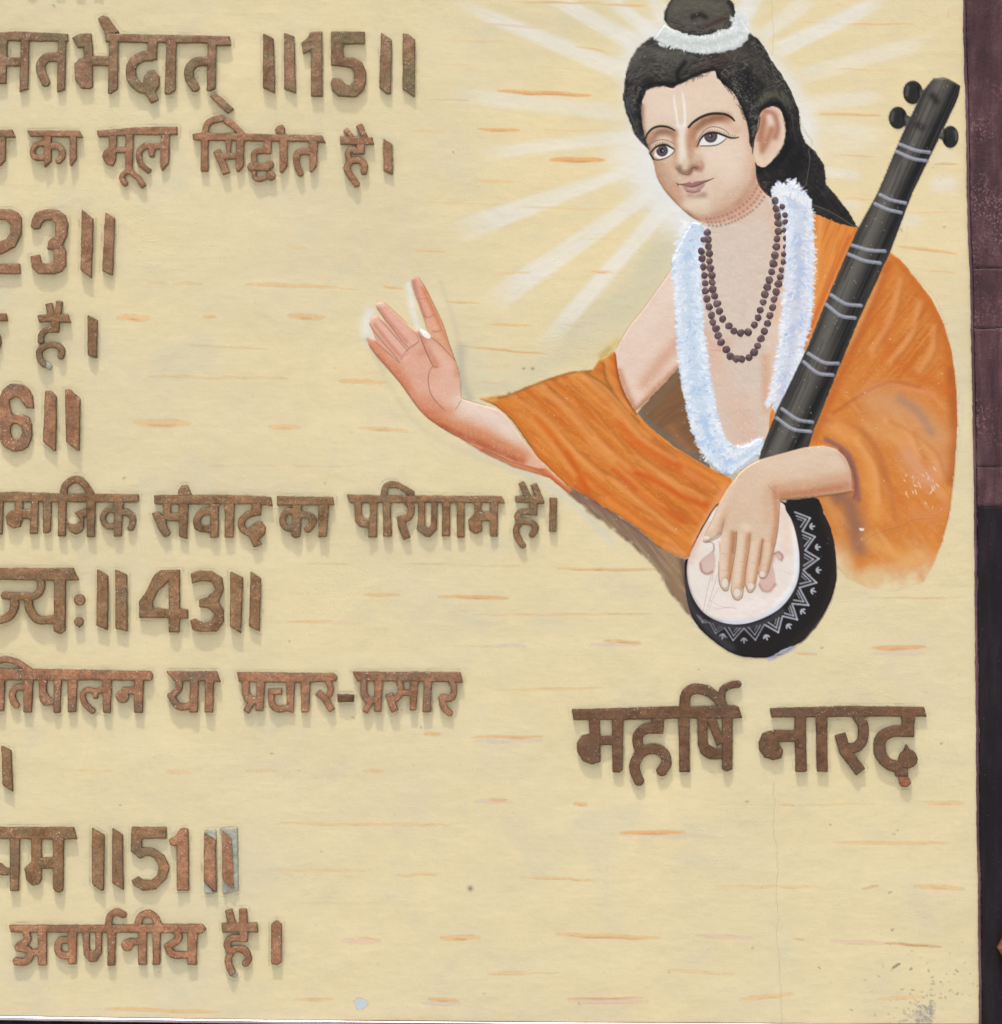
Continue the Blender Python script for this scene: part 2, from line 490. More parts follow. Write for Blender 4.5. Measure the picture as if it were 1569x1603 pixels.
mS = cv.mask(slv, 1.0, .9)
cv.fill(mS, (205, 122, 46))
robe_tex(mS, 42, 20)
LT, DK, RD, BRN = (220, 148, 78), (176, 96, 30), (200, 84, 28), (122, 84, 44)
for p, w, c, a in (
    (((200, 300), (330, 370), (470, 520), (620, 660), (760, 780)), 8, (216, 136, 60), .5),
    (((420, 240), (560, 330), (700, 480), (860, 640)), 6, LT, .65),
    (((500, 240), (620, 350), (740, 500)), 3, DK, .6),
    (((560, 200), (690, 300), (800, 430), (960, 600)), 4, LT, .6),
    (((600, 230), (730, 340), (850, 480), (1000, 650)), 3, DK, .6),
    (((640, 160), (760, 210), (860, 300), (960, 430), (1060, 520)), 5, LT, .8),
    (((700, 150), (820, 230), (900, 320), (1000, 430)), 2, BRN, .55),
    (((820, 60), (830, 150), (880, 260), (950, 370)), 5, LT, .55),
    (((800, 100), (815, 190), (850, 250)), 2.5, BRN, .5),
    (((868, 45), (882, 170), (925, 290), (985, 385)), 2.2, (140, 72, 34), .8),
    (((430, 400), (560, 560), (640, 680), (700, 790)), 7, (206, 104, 28), .8),
    (((400, 420), (500, 540)), 6, LT, .5),
    (((600, 600), (660, 720), (720, 830)), 5, (198, 90, 24), .8),
    (((720, 540), (850, 660), (960, 780)), 6, LT, .5),
    (((900, 440), (1000, 560), (1180, 660), (1380, 760)), 8, (206, 100, 34), .7),
    (((1000, 540), (1180, 650), (1400, 780)), 4, RD, .45),
    (((960, 700), (1130, 780), (1250, 850), (1380, 900)), 5, RD, .75),
    (((860, 700), (980, 800), (1100, 900), (1240, 980)), 5, RD, .65),
    (((700, 720), (860, 860), (1010, 980)), 5, (202, 100, 34), .6),
    (((1000, 830), (1130, 940), (1260, 1080)), 7, (216, 132, 56), .7),
    (((820, 860), (960, 960), (1100, 1060)), 5, (224, 140, 62), .6),
    (((1230, 640), (1360, 710), (1480, 760)), 5, (224, 132, 52), .7),
    (((1480, 790), (1400, 930), (1300, 1100)), 6, (222, 150, 96), .7),
    (((1150, 1120), (1260, 1180)), 6, (212, 140, 84), .6),
    (((200, 310), (330, 440), (440, 620), (600, 780)), 3, (196, 110, 40), .8),
    (((180, 320), (300, 430), (400, 570)), 1.6, (150, 100, 52), .7),
    (((170, 300), (260, 285), (370, 240), (500, 190), (640, 150), (730, 145)), 2.2, (120, 92, 50), .7),
    (((110, 305), (170, 310), (200, 300)), 4, (206, 164, 84), .8),
    (((640, 790), (760, 870)), 3, (170, 90, 50), .6),
):
    cv.glow(FC(*p), w, c, a, mS)
for k, (p, w) in enumerate([(((300, 290), (480, 420), (640, 600), (800, 740)), 3.5), (((460, 230), (640, 380), (800, 560), (960, 700)), 3), (((690, 180), (850, 330), (1010, 520), (1200, 640)), 3.5),
        (((980, 620), (1150, 740), (1350, 850)), 4), (((860, 760), (1030, 900), (1200, 1040)), 4), (((1260, 700), (1420, 790)), 5), (((520, 560), (640, 720)), 4)]):
    cv.glow(FC(*p), w * 1.5, (228, 162, 98), .42, mS)
    cv.glow([(x + 4, y - 5) for x, y in FC(*p)], 3.4, (158, 86, 38), .25, mS)
cv.glow(FC((800, 70), (850, 10), (880, -20)), 6, (210, 186, 110), .7)
cv.glow(FC((790, 60), (830, 20)), 5, (186, 158, 84), .5)
cv.line(FC((620, 800), (760, 880), (900, 975), (1130, 1140)), 1.4, (110, 66, 44), .5)

mR = np.clip(cv.mask(rb_r, 1.2, .8), 0, 1)
fade = smooth((912 - Y + 34 * noise(X, Y, 16, 24, 20, 31, 3) - .12 * (X - 1400)) / 62.0)
fadeL = 1 - smooth((Y - 835) / 50.0) * smooth((1345 - X + 14 * noise(X, Y, 9, 20, 0, 33, 2)) / 46.0) * .9
mRf = mR * fade * fadeL
cv.fill(mRf, (205, 126, 54))
up = smooth((640 - Y) / 70)
cv.fill(mRf * up * smooth((noise(X, Y, 160, 8, -52, 41, 3) - .42) * 3), (190, 100, 34), .75)
cv.fill(mRf * up * smooth((noise(X, Y, 130, 6, -50, 47, 3) - .5) * 3), (214, 136, 58), .6)
dn = 1 - up
cv.fill(mRf * dn * smooth((noise(X, Y, 90, 16, 55, 43, 3) - .45) * 3), (198, 112, 48), .6)
cv.fill(mRf * dn * smooth((noise(X, Y, 70, 14, 50, 48, 3) - .5) * 3), (218, 158, 102), .6)
cv.fill(mRf * smooth((noise(X, Y, 5, 4, 0, 49, 2) - .58) * 5), (228, 164, 98), .22)
for p, w, c, a in (
    (((560, 170), (640, 280), (720, 420), (770, 580), (785, 760), (790, 950)), 11, (192, 104, 36), .85),
    (((770, 640), (785, 800), (785, 960), (770, 1100)), 9, (168, 86, 34), .7),
    (((510, 200), (440, 380), (340, 600), (250, 800), (200, 920)), 8, (188, 96, 36), .7),
    (((470, 420), (520, 560), (620, 660), (760, 720)), 10, (198, 104, 40), .6),
    (((400, 740), (500, 700), (620, 720), (700, 745)), 6, (216, 134, 84), .8),
    (((280, 820), (400, 740), (520, 690), (640, 710)), 3, (178, 92, 40), .6),
    (((460, 770), (560, 790), (650, 850), (720, 920)), 26, (206, 150, 102), .85),
    (((560, 760), (640, 820), (690, 900)), 8, (160, 124, 104), .6),
    (((430, 880), (540, 920), (640, 960)), 16, (216, 156, 96), .7),
    (((600, 1000), (660, 1100), (720, 1040)), 18, (212, 152, 116), .7),
    (((240, 850), (350, 870), (430, 940), (500, 1090)), 6, (184, 104, 48), .65),
    (((300, 870), (400, 960), (440, 1080), (460, 1250)), 13, (220, 150, 76), .8),
    (((400, 890), (470, 980), (510, 1110), (540, 1260)), 5, (184, 110, 58), .6),
    (((250, 930), (330, 980), (370, 1060), (385, 1180)), 4.5, (140, 92, 84), .9),
    (((290, 1170), (340, 1190), (370, 1280), (390, 1380)), 15, (140, 98, 82), .85),
    (((250, 1170), (300, 1290), (330, 1380)), 7, (204, 140, 80), .7),
    (((430, 1350), (520, 1400), (600, 1430)), 14, (222, 166, 92), .6),
    (((620, 1240), (700, 1250), (760, 1200)), 12, (208, 134, 78), .7),
    (((440, 1480), (560, 1460), (650, 1420)), 12, (222, 178, 118), .6),
    (((690, 1340), (700, 1380)), 8, (220, 140, 68), .6),
    (((420, 240), (330, 400), (260, 560)), 5, (214, 130, 60), .0),
):
    cv.glow(FE(*p), w, c, a, mRf)
for p, w in ((((470, 250), (400, 420), (330, 560)), 6), (((560, 260), (520, 420), (440, 560)), 7), (((640, 360), (600, 500), (520, 600)), 6), (((700, 460), (690, 560), (640, 640)), 6),
             (((380, 930), (450, 1040), (470, 1180)), 6), (((600, 900), (690, 980), (730, 1080)), 8), (((500, 850), (590, 900), (640, 1000)), 7)):
    cv.glow(FE(*p), w, (228, 164, 104), .5, mRf)
    cv.glow([(x + 7, y + 2) for x, y in FE(*p)], 4.5, (164, 90, 42), .25, mRf)
cv.line(FE((385, 1390), (430, 1340), (500, 1310), (570, 1290), (620, 1265), (700, 1260), (720, 1240)), 1.0, (130, 96, 78), .6, tex=.9)
for k in range(26):
    x, y = FE((r_.gauss(660, 50), r_.gauss(1110, 40)))[0]
    cv.line([(x, y), (x + r_.uniform(-2, 4), y + r_.uniform(2, 7))], r_.uniform(.7, 2), (232, 208, 186), .75, curve=False)
cv.poly(FE((388, 1300), (410, 1302), (408, 1312), (392, 1312)), (240, 232, 222), .9)
cv.glow([(1320, 895), (1345, 905), (1380, 900)], 13, (216, 196, 150), .6)
cv.line([(1411, 408), (1440, 440), (1466, 470), (1484, 520), (1495, 580), (1502, 620), (1503, 660), (1498, 720)], 1.2, (176, 172, 150), .55, tex=.4)
cv.line([(1493, 500), (1500, 560), (1505, 640), (1500, 700)], 4, (206, 204, 184), .45, soft=2)

mL = cv.mask(rb_l, .9, .5)
cv.fill(mL, (216, 136, 62))
cv.fill(mL * smooth((noise(X, Y, 90, 5, -68, 61, 3) - .45) * 3), (196, 108, 40), .7)
cv.fill(mL * smooth((noise(X, Y, 60, 4, -70, 66, 3) - .52) * 3), (228, 162, 90), .6)
cv.glow([(1284, 340), (1280, 400), (1272, 470), (1255, 540)], 5, (226, 160, 88), .6, mL)
cv.glow([(1330, 370), (1300, 440), (1262, 530), (1225, 610)], 4, (196, 96, 40), .7, mL)
cv.glow([(1268, 322), (1272, 420)], 3, (206, 156, 96), .7, mL)
# ---- SKIN ------------------------------------------------------------
face = FF((40, 300), (130, 232), (200, 225), (240, 215), (335, 240), (380, 205), (480, 160), (600, 105), (745, 68), (770, 130),
          (830, 190), (940, 290), (1000, 400), (1040, 500), (1070, 620), (1090, 740), (1100, 800), (1130, 830), (1150, 950),
          (1150, 1060), (1165, 1150), (1200, 1220), (1260, 1290), (1310, 1330),
          (1250, 1500), (1000, 1569), (640, 1569), (600, 1545), (520, 1505), (430, 1430), (330, 1330), (250, 1235), (180, 1110), (145, 960),
          (110, 880), (70, 780), (30, 680), (20, 560), (25, 420))
chest = [(1098, 347), (1130, 352), (1180, 320), (1206, 306), (1215, 316), (1225, 360), (1232, 440), (1228, 520), (1212, 610),
         (1206, 640), (1203, 680), (1190, 700), (1160, 712), (1135, 712), (1115, 690), (1100, 640), (1085, 560), (1075, 480),
         (1070, 420), (1085, 360)]
shoulder = [(1075, 395), (1056, 415), (1036, 443), (1010, 480), (985, 511), (970, 535), (964, 551), (967, 576), (978, 613),
            (996, 643), (1018, 622), (1042, 597), (1062, 574), (1085, 560), (1090, 480)]
ear = FA((1255, 935), (1300, 888), (1360, 872), (1410, 892), (1440, 960), (1462, 1060), (1450, 1170), (1390, 1270), (1300, 1365),
         (1250, 1360), (1222, 1330), (1205, 1200), (1225, 1080))
hand1 = FH((78, 580), (88, 568), (130, 588), (152, 600), (128, 530), (95, 450), (110, 395), (145, 385), (200, 412), (236, 440), (205, 395),
           (160, 330), (146, 298), (170, 272), (215, 278), (270, 325), (340, 390), (400, 450), (420, 480), (482, 512), (515, 498),
           (550, 510), (572, 520), (548, 420), (510, 310), (470, 210), (447, 140), (445, 90), (470, 63), (500, 75), (540, 125), (580, 200),
           (640, 330), (700, 460), (740, 590), (790, 730), (825, 850), (838, 960), (850, 1065), (930, 1090), (1050, 1125),
           (1140, 1150), (1210, 1200), (1290, 1310), (1380, 1440), (1490, 1575), (1540, 1640), (1480, 1640),
           (1250, 1575), (1100, 1500), (950, 1430), (800, 1370), (680, 1300), (580, 1230), (500, 1150), (420, 1040), (350, 940),
           (290, 870), (220, 790), (150, 710), (100, 640))
low_arm = FC((0, 480), (150, 560), (330, 590), (440, 640), (520, 720), (620, 805), (610, 832), (500, 740), (300, 682), (130, 602), (0, 520))
arm2 = FD((560, 335), (600, 318), (720, 285), (880, 242), (1000, 230), (1080, 252), (1140, 310), (1172, 390), (1180, 470), (1178, 515),
          (1100, 532), (1000, 545), (850, 560), (770, 568), (728, 572), (722, 640), (712, 760), (700, 830), (680, 920), (652, 1030), (632, 1060), (602, 1058),
          (590, 1030), (597, 960), (588, 1040), (575, 1115), (552, 1148), (528, 1148), (508, 1110), (497, 1120), (488, 1180),
          (462, 1200), (434, 1185), (420, 1135), (428, 1060), (408, 1100), (398, 1138), (370, 1137), (345, 1085), (342, 960),
          (350, 850), (358, 780), (330, 800), (270, 836), (245, 832), (262, 775), (290, 720), (322, 650), (340, 600), (380, 530), (420, 470),
          (460, 410), (515, 362))
face = catmull(face, 4, True); ear = catmull(ear, 5, True)
mFace = cv.mask(face, .7)
mChest = cv.mask(chest, .8)
mSh = cv.mask(shoulder, .8)
PM['body'] = np.clip(mFace + mChest + mSh + cv.mask(ear, .7) + cv.mask(hand1, .7) + cv.mask(low_arm, .8), 0, 1)
def grain(m, s=1.0):
    cv.fill(m * smooth((noise(X, Y, 3, 3, 0, 71, 2) - .6) * 5), (240, 224, 204), .18 * s)
    cv.fill(m * smooth((noise(X, Y, 26, 18, 30, 73, 3) - .5) * 3), (224, 184, 158), .2 * s)

# chest and shoulder
cv.poly([(1176, 300), (1206, 302), (1218, 322), (1225, 360), (1200, 380), (1150, 350)], (210, 178, 152), 1, soft=2)
cv.fill(mSh, (228, 201, 178))
cv.glow([(1010, 600), (1040, 560), (1068, 530)], 12, (214, 158, 126), .75, mSh)
cv.glow([(998, 640), (1030, 605), (1062, 575)], 5, (200, 128, 88), .8, mSh)
cv.glow([(970, 580), (985, 620), (998, 645)], 5, (204, 134, 96), .7, mSh)
cv.glow([(1000, 520), (1030, 480), (1052, 440)], 14, (234, 212, 192), .6, mSh)
cv.line([(1056, 414), (1036, 443), (1010, 480), (985, 511), (965, 545)], 1.4, (180, 140, 112), .6, soft=.8)
cv.fill(mChest, (214, 195, 175))
cv.glow([(1120, 560), (1150, 620), (1170, 690)], 26, (218, 178, 150), .7, mChest)
cv.glow([(1145, 400), (1165, 500), (1150, 600)], 24, (212, 196, 178), .6, mChest)
cv.glow([(1205, 330), (1222, 400), (1215, 500)], 8, (222, 176, 142), .5, mChest)
cv.glow([(1198, 560), (1200, 640)], 8, (208, 150, 112), .55, mChest)
cv.glow([(1104, 520), (1118, 545), (1140, 536)], 9, (222, 170, 146), .55, mChest)
cv.glow([(1166, 475), (1162, 500)], 6, (206, 184, 162), .5, mChest)
cv.line(FB((530, 1115), (570, 1135), (640, 1140)), 1, (186, 150, 124), .7)
cv.line(FB((520, 330), (570, 352), (620, 355)), 1, (190, 156, 130), .6)
grain(np.clip(mSh + mChest, 0, 1))
# neck under the jaw
neck = FF((600, 1540), (800, 1500), (950, 1400), (1100, 1240), (1180, 1170), (1260, 1290), (1200, 1370), (1000, 1520), (800, 1569), (640, 1569))
head_under = FA((330, 720), (560, 660), (900, 560), (1300, 800), (1400, 1000), (1330, 1350), (1240, 1480), (1320, 1620), (1180, 1700), (1100, 1300), (400, 1200), (300, 1100))
cv.poly(head_under, (70, 54, 46), 1, soft=1)
cv.poly([(1178, 245), (1205, 262), (1222, 300), (1208, 312), (1196, 306), (1180, 285)], (58, 46, 40), 1, soft=1)
cv.fill(mFace, (223, 200, 172))
mN = cv.mask(neck, 2.5)
cv.fill(mN * mFace, (212, 152, 122), .8)
cv.poly([(1096, 352), (1130, 349), (1158, 339), (1180, 322), (1196, 300), (1226, 300), (1236, 380), (1096, 380)], (214, 190, 166), .9, soft=6, clip=mFace)
# face tones
for p, w, c, a in (
    (((25, 420), (25, 600), (70, 760), (140, 940), (200, 1120), (300, 1290), (420, 1420), (560, 1510)), 5.5, (150, 98, 70), .9),
    (((170, 1000), (230, 1130), (320, 1260), (420, 1370)), 12, (190, 140, 104), .85),
    (((200, 950), (260, 1050), (330, 1180)), 17, (196, 158, 124), .6),
    (((560, 1515), (700, 1495), (850, 1440), (980, 1350), (1080, 1220), (1140, 1120), (1150, 1000)), 7.5, (186, 126, 94), .9),
    (((640, 1440), (800, 1400), (930, 1290), (1030, 1170), (1080, 1050)), 16, (204, 166, 134), .75),
    (((1090, 720), (1110, 850), (1110, 980)), 9, (216, 170, 138), .7),
    (((960, 330), (1030, 480), (1070, 640)), 7, (214, 170, 136), .6),
    (((760, 900), (880, 960), (940, 1060)), 24, (234, 212, 188), .55),
    (((200, 330), (300, 420), (560, 350)), 24, (232, 210, 184), .6),
    (((620, 250), (800, 330)), 24, (232, 206, 176), .6),
    (((520, 700), (560, 640), (650, 570), (760, 530), (860, 530)), 7.5, (150, 96, 66), .9),
    (((510, 650), (530, 740), (560, 800)), 6, (196, 126, 84), .85),
    (((640, 570), (760, 530), (880, 550)), 6, (160, 98, 66), .55),
    (((880, 580), (960, 640)), 9, (214, 166, 134), .6),
    (((120, 740), (180, 680), (270, 665), (360, 690)), 7.5, (146, 98, 72), .85),
    (((350, 680), (355, 760)), 5, (184, 122, 84), .8),
    (((90, 740), (130, 700)), 5, (200, 140, 104), .7),
    (((478, 760), (500, 860), (520, 930), (560, 960)), 8, (182, 136, 98), .85),
    (((470, 700), (490, 800)), 5, (188, 134, 94), .8),
    (((370, 800), (365, 900), (370, 990)), 5.5, (176, 130, 96), .8),
    (((360, 930), (330, 1010)), 10, (214, 170, 134), .6),
    (((425, 640), (425, 760), (430, 900), (430, 980)), 7.5, (232, 220, 198), .95),
    (((450, 980), (430, 1020)), 8, (212, 190, 160), .8),
    (((540, 960), (570, 920), (610, 950), (600, 1010)), 7, (208, 178, 146), .8),
    (((400, 1020), (420, 1060), (480, 1080)), 5, (146, 108, 80), .9),
    (((500, 1060), (530, 1020), (600, 1030)), 5, (140, 92, 68), .9),
    (((610, 960), (630, 1000), (600, 1040)), 3, (200, 140, 118), .8),
    (((460, 1120), (500, 1130), (510, 1150)), 5, (216, 164, 146), .7),
    (((540, 1120), (620, 1110)), 7, (214, 172, 146), .5),
    (((500, 1300), (560, 1310), (640, 1290)), 5.5, (150, 116, 94), .8),
    (((470, 1370), (560, 1360), (640, 1380)), 12, (226, 208, 180), .8),
    (((560, 1440), (660, 1440)), 8, (220, 196, 160), .6),
    (((350, 1200), (380, 1240), (400, 1320)), 7, (206, 150, 116), .7),
    (((740, 1130), (770, 1180), (740, 1260)), 9, (222, 186, 158), .5),
    (((500, 1000), (520, 980)), 4, (190, 150, 116), .5),
):
    cv.glow(FF(*p), w, c, a, mFace)
grain(mFace, .7)
# nose lines
cv.line(FF((368, 1020), (385, 1050), (430, 1080), (475, 1090), (505, 1080), (530, 1050)), 1.3, (112, 80, 58), .75)
cv.line(FF((530, 1052), (570, 1046), (610, 1035), (630, 1005)), 1.0, (170, 116, 96), .7)
cv.line(FF((508, 1050), (525, 1025), (550, 1018), (575, 1028)), 2.0, (116, 70, 52), .7, taper=.7)
cv.line(FF((380, 1025), (400, 1035), (412, 1048)), 1.8, (130, 84, 62), .6, taper=.6)
# mouth
cv.poly(FF((385, 1182), (450, 1172), (500, 1160), (525, 1172), (560, 1155), (640, 1145), (735, 1125), (690, 1150), (620, 1180), (560, 1200), (520, 1206), (470, 1192), (410, 1190)), (158, 104, 94), .94, soft=.9)
cv.poly(FF((425, 1200), (470, 1198), (520, 1208), (570, 1202), (630, 1180), (660, 1175), (640, 1210), (600, 1250), (540, 1268), (480, 1256), (445, 1232)), (186, 136, 126), .95, soft=.9)
cv.glow(FF((490, 1225), (560, 1228)), 2.2, (206, 166, 156), .8)
cv.glow(FF((470, 1250), (540, 1264), (600, 1248)), 1.5, (142, 88, 82), .7)
cv.line(FF((378, 1182), (430, 1188), (480, 1200), (520, 1208), (570, 1196), (630, 1172), (700, 1140), (740, 1122)), 1.5, (88, 48, 46), .9, taper=.4)
cv.line(FF((372, 1170), (386, 1185), (384, 1200)), 1.6, (110, 66, 56), .8)
cv.line(FF((500, 1152), (522, 1166), (550, 1150)), 1.1, (206, 150, 136), .8)
# tilak
cv.line(FF((345, 310), (360, 430), (385, 600)), 3.6, (232, 230, 220), .92, soft=1.3, taper=.3)
cv.line(FF((432, 290), (450, 430), (455, 600)), 4.0, (234, 232, 224), .92, soft=1.3, taper=.3)
cv.glow(FF((385, 605), (420, 625), (452, 600)), 3.2, (232, 230, 222), .85)
cv.glow(FF((415, 640), (420, 720)), 3.5, (226, 216, 200), .6)
# ears
mE = cv.mask(ear, .8)
cv.fill(mE, (224, 192, 164))
for p, w, c, a in ((((1300, 910), (1370, 940), (1400, 1040), (1380, 1120)), 5.5, (180, 116, 92), .85),
                   (((1290, 960), (1270, 1060), (1250, 1180)), 7.5, (178, 112, 78), .9),
                   (((1330, 960), (1345, 1010)), 5, (228, 206, 184), .9),
                   (((1350, 1060), (1310, 1160), (1270, 1230)), 6, (180, 118, 84), .85),
                   (((1430, 960), (1450, 1080), (1420, 1200), (1330, 1310)), 4, (228, 204, 178), .8),
                   (((1270, 1340), (1230, 1280), (1230, 1180)), 5, (228, 202, 172), .8)):
    cv.glow(FA(*p), w, c, a, mE)
cv.line(FA((1440, 960), (1462, 1060), (1450, 1170), (1390, 1270)), 1.0, (120, 96, 80), .5)

# eyes
def eye(white, iris, r, pupil, hl, lid, low, crease, lashes):
    mW = cv.mask(FF(*white), .6)
    cv.fill(mW, (228, 226, 220))
    c0 = FF(iris)[0]
    rr = r / 6.276
    d = np.hypot(X - c0[0], Y - c0[1])
    cv.fill(smooth(0.5 - (d - rr) / 1.4) * mW, (74, 62, 66), 1)
    cv.fill(smooth(0.5 - (d - rr * .72) / 3) * mW, (96, 86, 90), .75)
    cv.fill(smooth(0.5 - (d - rr * pupil) / 1.2) * mW, (30, 24, 28), 1)
    cv.glow(FF(*lid), 1.6, (70, 56, 54), .5, mW)
    cv.glow(FF(hl), 1.1, (250, 250, 248), .95)
    cv.line(FF(*crease), 1.3, (112, 80, 62), .8, taper=.5)
    # pale lid strip with lashes
    lp = catmull(FF(*lid), 6)
    cv.line([(x, y - 2.8) for x, y in lp[3:-6]], 3.4, (214, 188, 156), .85, curve=False, soft=.9, taper=.6)
    for k in range(lashes):
        i = int(4 + (len(lp) - 12) * k / (lashes - 1))
        x, y = lp[i]
        cv.line([(x, y - .8), (x + (k - lashes * .5) * .1, y - 4.2)], .8, (74, 58, 46), .6, soft=.5, curve=False)
    cv.line([(x, y + .5) for x, y in FF(*lid)], 3.2, (30, 25, 26), .97, taper=.7, soft=.8)
    cv.line(FF(*low), 1.7, (66, 54, 46), .92, taper=.5)
eye([(150, 905), (165, 860), (200, 815), (260, 792), (310, 812), (352, 840), (320, 890), (260, 925), (200, 932)], (230, 852), 58, .42, (238, 853),
    [(112, 880), (135, 850), (170, 815), (215, 795), (265, 792), (310, 812), (352, 838)], [(118, 890), (148, 935), (200, 944), (270, 925), (330, 885), (355, 850)],
    [(95, 800), (150, 765), (220, 745), (290, 755), (350, 790)], 15)
eye([(590, 800), (620, 740), (670, 690), (740, 672), (800, 690), (860, 722), (820, 770), (760, 798), (680, 800)], (708, 708), 66, .3, (702, 706),
    [(575, 812), (600, 750), (640, 700), (700, 672), (770, 675), (840, 700), (900, 722), (950, 724), (985, 716)],
    [(600, 805), (680, 806), (760, 798), (820, 768), (860, 730)],
    [(565, 780), (600, 710), (650, 650), (720, 618), (800, 628), (860, 660), (890, 690)], 19)
cv.line(FF((112, 880), (130, 910), (145, 935)), 2.6, (34, 28, 30), .9)
# brows
cv.line(FF((70, 735), (85, 690), (130, 640), (190, 615), (260, 615), (310, 630), (356, 656)), 3.6, (42, 32, 28), .96, taper=.55, soft=.7)
cv.line(FF((490, 625), (540, 570), (610, 525), (690, 495), (770, 487), (850, 495), (910, 525), (942, 560)), 4.2, (42, 32, 28), .96, taper=.5, soft=.7)
cv.line(FF((490, 622), (530, 580), (580, 545)), 3.4, (42, 32, 28), .96, soft=.7)
# thin beads drawn round the neck
for off in (0, 7, 13):
    pts = catmull([(1100 + off * .3, 343 + off * .7), (1125 + off * .3, 340 + off), (1152 + off * .5, 329 + off), (1174 + off * .8, 311 + off), (1187 + off, 290 + off)], 12)
    q, acc = [], 0.0
    for k in range(1, len(pts)):
        acc += math.hypot(*(pts[k] - pts[k - 1]))
        if acc > 5.2:
            acc = 0.0
            q.append(pts[k])
    for c in q:
        cv.glow([tuple(c)], 1.9, (158, 108, 88), .85)

# ---- HAIR ------------------------------------------------------------
hair = FA((360, 305), (250, 395), (192, 490), (165, 580), (145, 690), (134, 800), (158, 920), (200, 1020), (230, 1100), (290, 1170), (345, 1222),
          (325, 1160), (295, 1060), (280, 930), (290, 820), (330, 735), (380, 708), (440, 700), (545, 712), (560, 695), (600, 690), (700, 640), (800, 598),
          (888, 575), (905, 620), (960, 690), (1030, 745), (1080, 830), (1120, 910), (1150, 990), (1168, 1080), (1165, 1160), (1195, 1235), (1192, 1180), (1225, 1070), (1252, 930),
          (1300, 880), (1370, 866), (1420, 890), (1452, 960), (1470, 1060), (1455, 1180), (1395, 1275), (1300, 1370), (1240, 1365), (1216, 1330),
          (1222, 1400), (1240, 1450), (1275, 1520), (1320, 1580), (1380, 1680), (1500, 1700), (1620, 1720), (1760, 1770), (1900, 1830), (2055, 1862),
          (1990, 1750), (1940, 1680), (1860, 1580), (1795, 1510), (1790, 1440), (1778, 1350), (1712, 1245), (1625, 1165), (1585, 1060),
          (1572, 900), (1500, 722), (1420, 590), (1345, 490), (1300, 400), (1240, 320), (1160, 262), (1000, 240), (700, 250))
bun = FA((470, 160), (478, 90), (500, 40), (530, -10), (560, -60), (700, -110), (900, -90), (990, -30), (1040, 30), (1052, 100), (1038, 190), (985, 245), (860, 285), (740, 305), (600, 265), (510, 215))
PM['hair'] = np.clip(cv.mask(hair, .7, .8, 4) + cv.mask(bun, .7, .5, 4), 0, 1)
mH = cv.mask(hair, .9, .9, 4)
cv.fill(mH, (44, 42, 40))
mBn = cv.mask(bun, .9, .8, 4)
cv.fill(mBn, (76, 72, 62))
cv.fill(mH * smooth((noise(X, Y, 7, 3.2, -25, 81, 3) - .47) * 5), (98, 97, 88), .75)
cv.fill(mH * smooth((noise(X, Y, 4, 2.4, 20, 83, 2) - .56) * 6), (124, 124, 114), .5)
cv.fill(mH * smooth((noise(X, Y, 22, 16, 0, 85, 3) - .5) * 4), (30, 28, 28), .7)
cv.fill(mH * smooth((X - 1185) / 30) * smooth((Y - 130) / 60), (32, 30, 30), .75)
cv.fill(mBn * smooth((noise(X, Y, 8, 3, -12, 87, 3) - .45) * 5), (104, 100, 86), .55)
R = random.Random(8)
def hairs(path, spread, n, L, cols, wr, a, clip, jit=.25):
    p = catmull(path, 10)
    for k in range(n):
        i = R.randrange(0, len(p) - 2)
        t = p[min(i + 2, len(p) - 1)] - p[i]
        q = math.hypot(*t) + 1e-6
        u = t / q
        an = R.gauss(0, jit)
        u = np.array([u[0] * math.cos(an) - u[1] * math.sin(an), u[0] * math.sin(an) + u[1] * math.cos(an)])
        o = R.gauss(0, spread)
        c = p[i] + np.array([-u[1], u[0]]) * o
        l = L * R.uniform(.5, 1.3)
        b = np.array([-u[1], u[0]]) * R.uniform(-.15, .15) * l
        cv.line([tuple(c - u * l / 2), tuple(c + b), tuple(c + u * l / 2)], R.uniform(*wr), R.choice(cols), a * R.uniform(.5, 1), taper=.7, clip=clip, soft=.6)
G1 = [(92, 92, 84), (84, 80, 70), (70, 68, 62), (104, 100, 92)]
G2 = [(70, 58, 50), (84, 72, 64), (60, 50, 46)]
K = [(22, 20, 20), (28, 26, 26), (16, 15, 16)]
for p, w, c, a in ((((200, 520), (300, 440), (480, 440), (640, 500)), 15, (88, 86, 78), .75),
                   (((230, 620), (400, 560), (560, 600)), 12, (74, 74, 68), .6),
                   (((1100, 400), (1220, 480), (1300, 620)), 16, (66, 62, 56), .8),
                   (((760, 560), (900, 500), (1050, 440)), 9, (82, 68, 62), .7),
                   (((1270, 830), (1330, 770), (1420, 770), (1480, 850)), 8, (84, 84, 68), .85),
                   (((160, 800), (200, 960), (280, 1120)), 8, (54, 56, 58), .7)):
    cv.glow(FA(*p), w, c, a, mH)
hairs(FA((180, 640), (260, 500), (420, 440), (600, 450), (760, 500), (950, 470), (1150, 380)), 13, 300, 16, G1, (.6, 1.2), .55, mH)
hairs(FA((180, 760), (260, 640), (420, 590), (600, 640), (800, 560), (1000, 480)), 10, 200, 16, G2 + K, (.8, 1.6), .6, mH)
hairs(FA((950, 560), (1100, 640), (1200, 800), (1220, 1000)), 12, 160, 16, G1[1:] + K, (.7, 1.4), .55, mH)
hairs(FA((1150, 320), (1300, 480), (1450, 700), (1540, 900), (1560, 1100)), 9, 160, 20, G1[2:] + K, (.7, 1.4), .55, mH)
hairs(FA((1480, 1000), (1500, 1200), (1600, 1350), (1750, 1550), (1950, 1800)), 18, 130, 26, K + [(50, 48, 46)], (.8, 2.0), .6, mH, .15)
hairs(FA((150, 800), (180, 950), (250, 1100)), 5, 60, 16, G1 + K, (.7, 1.4), .6, mH, .15)
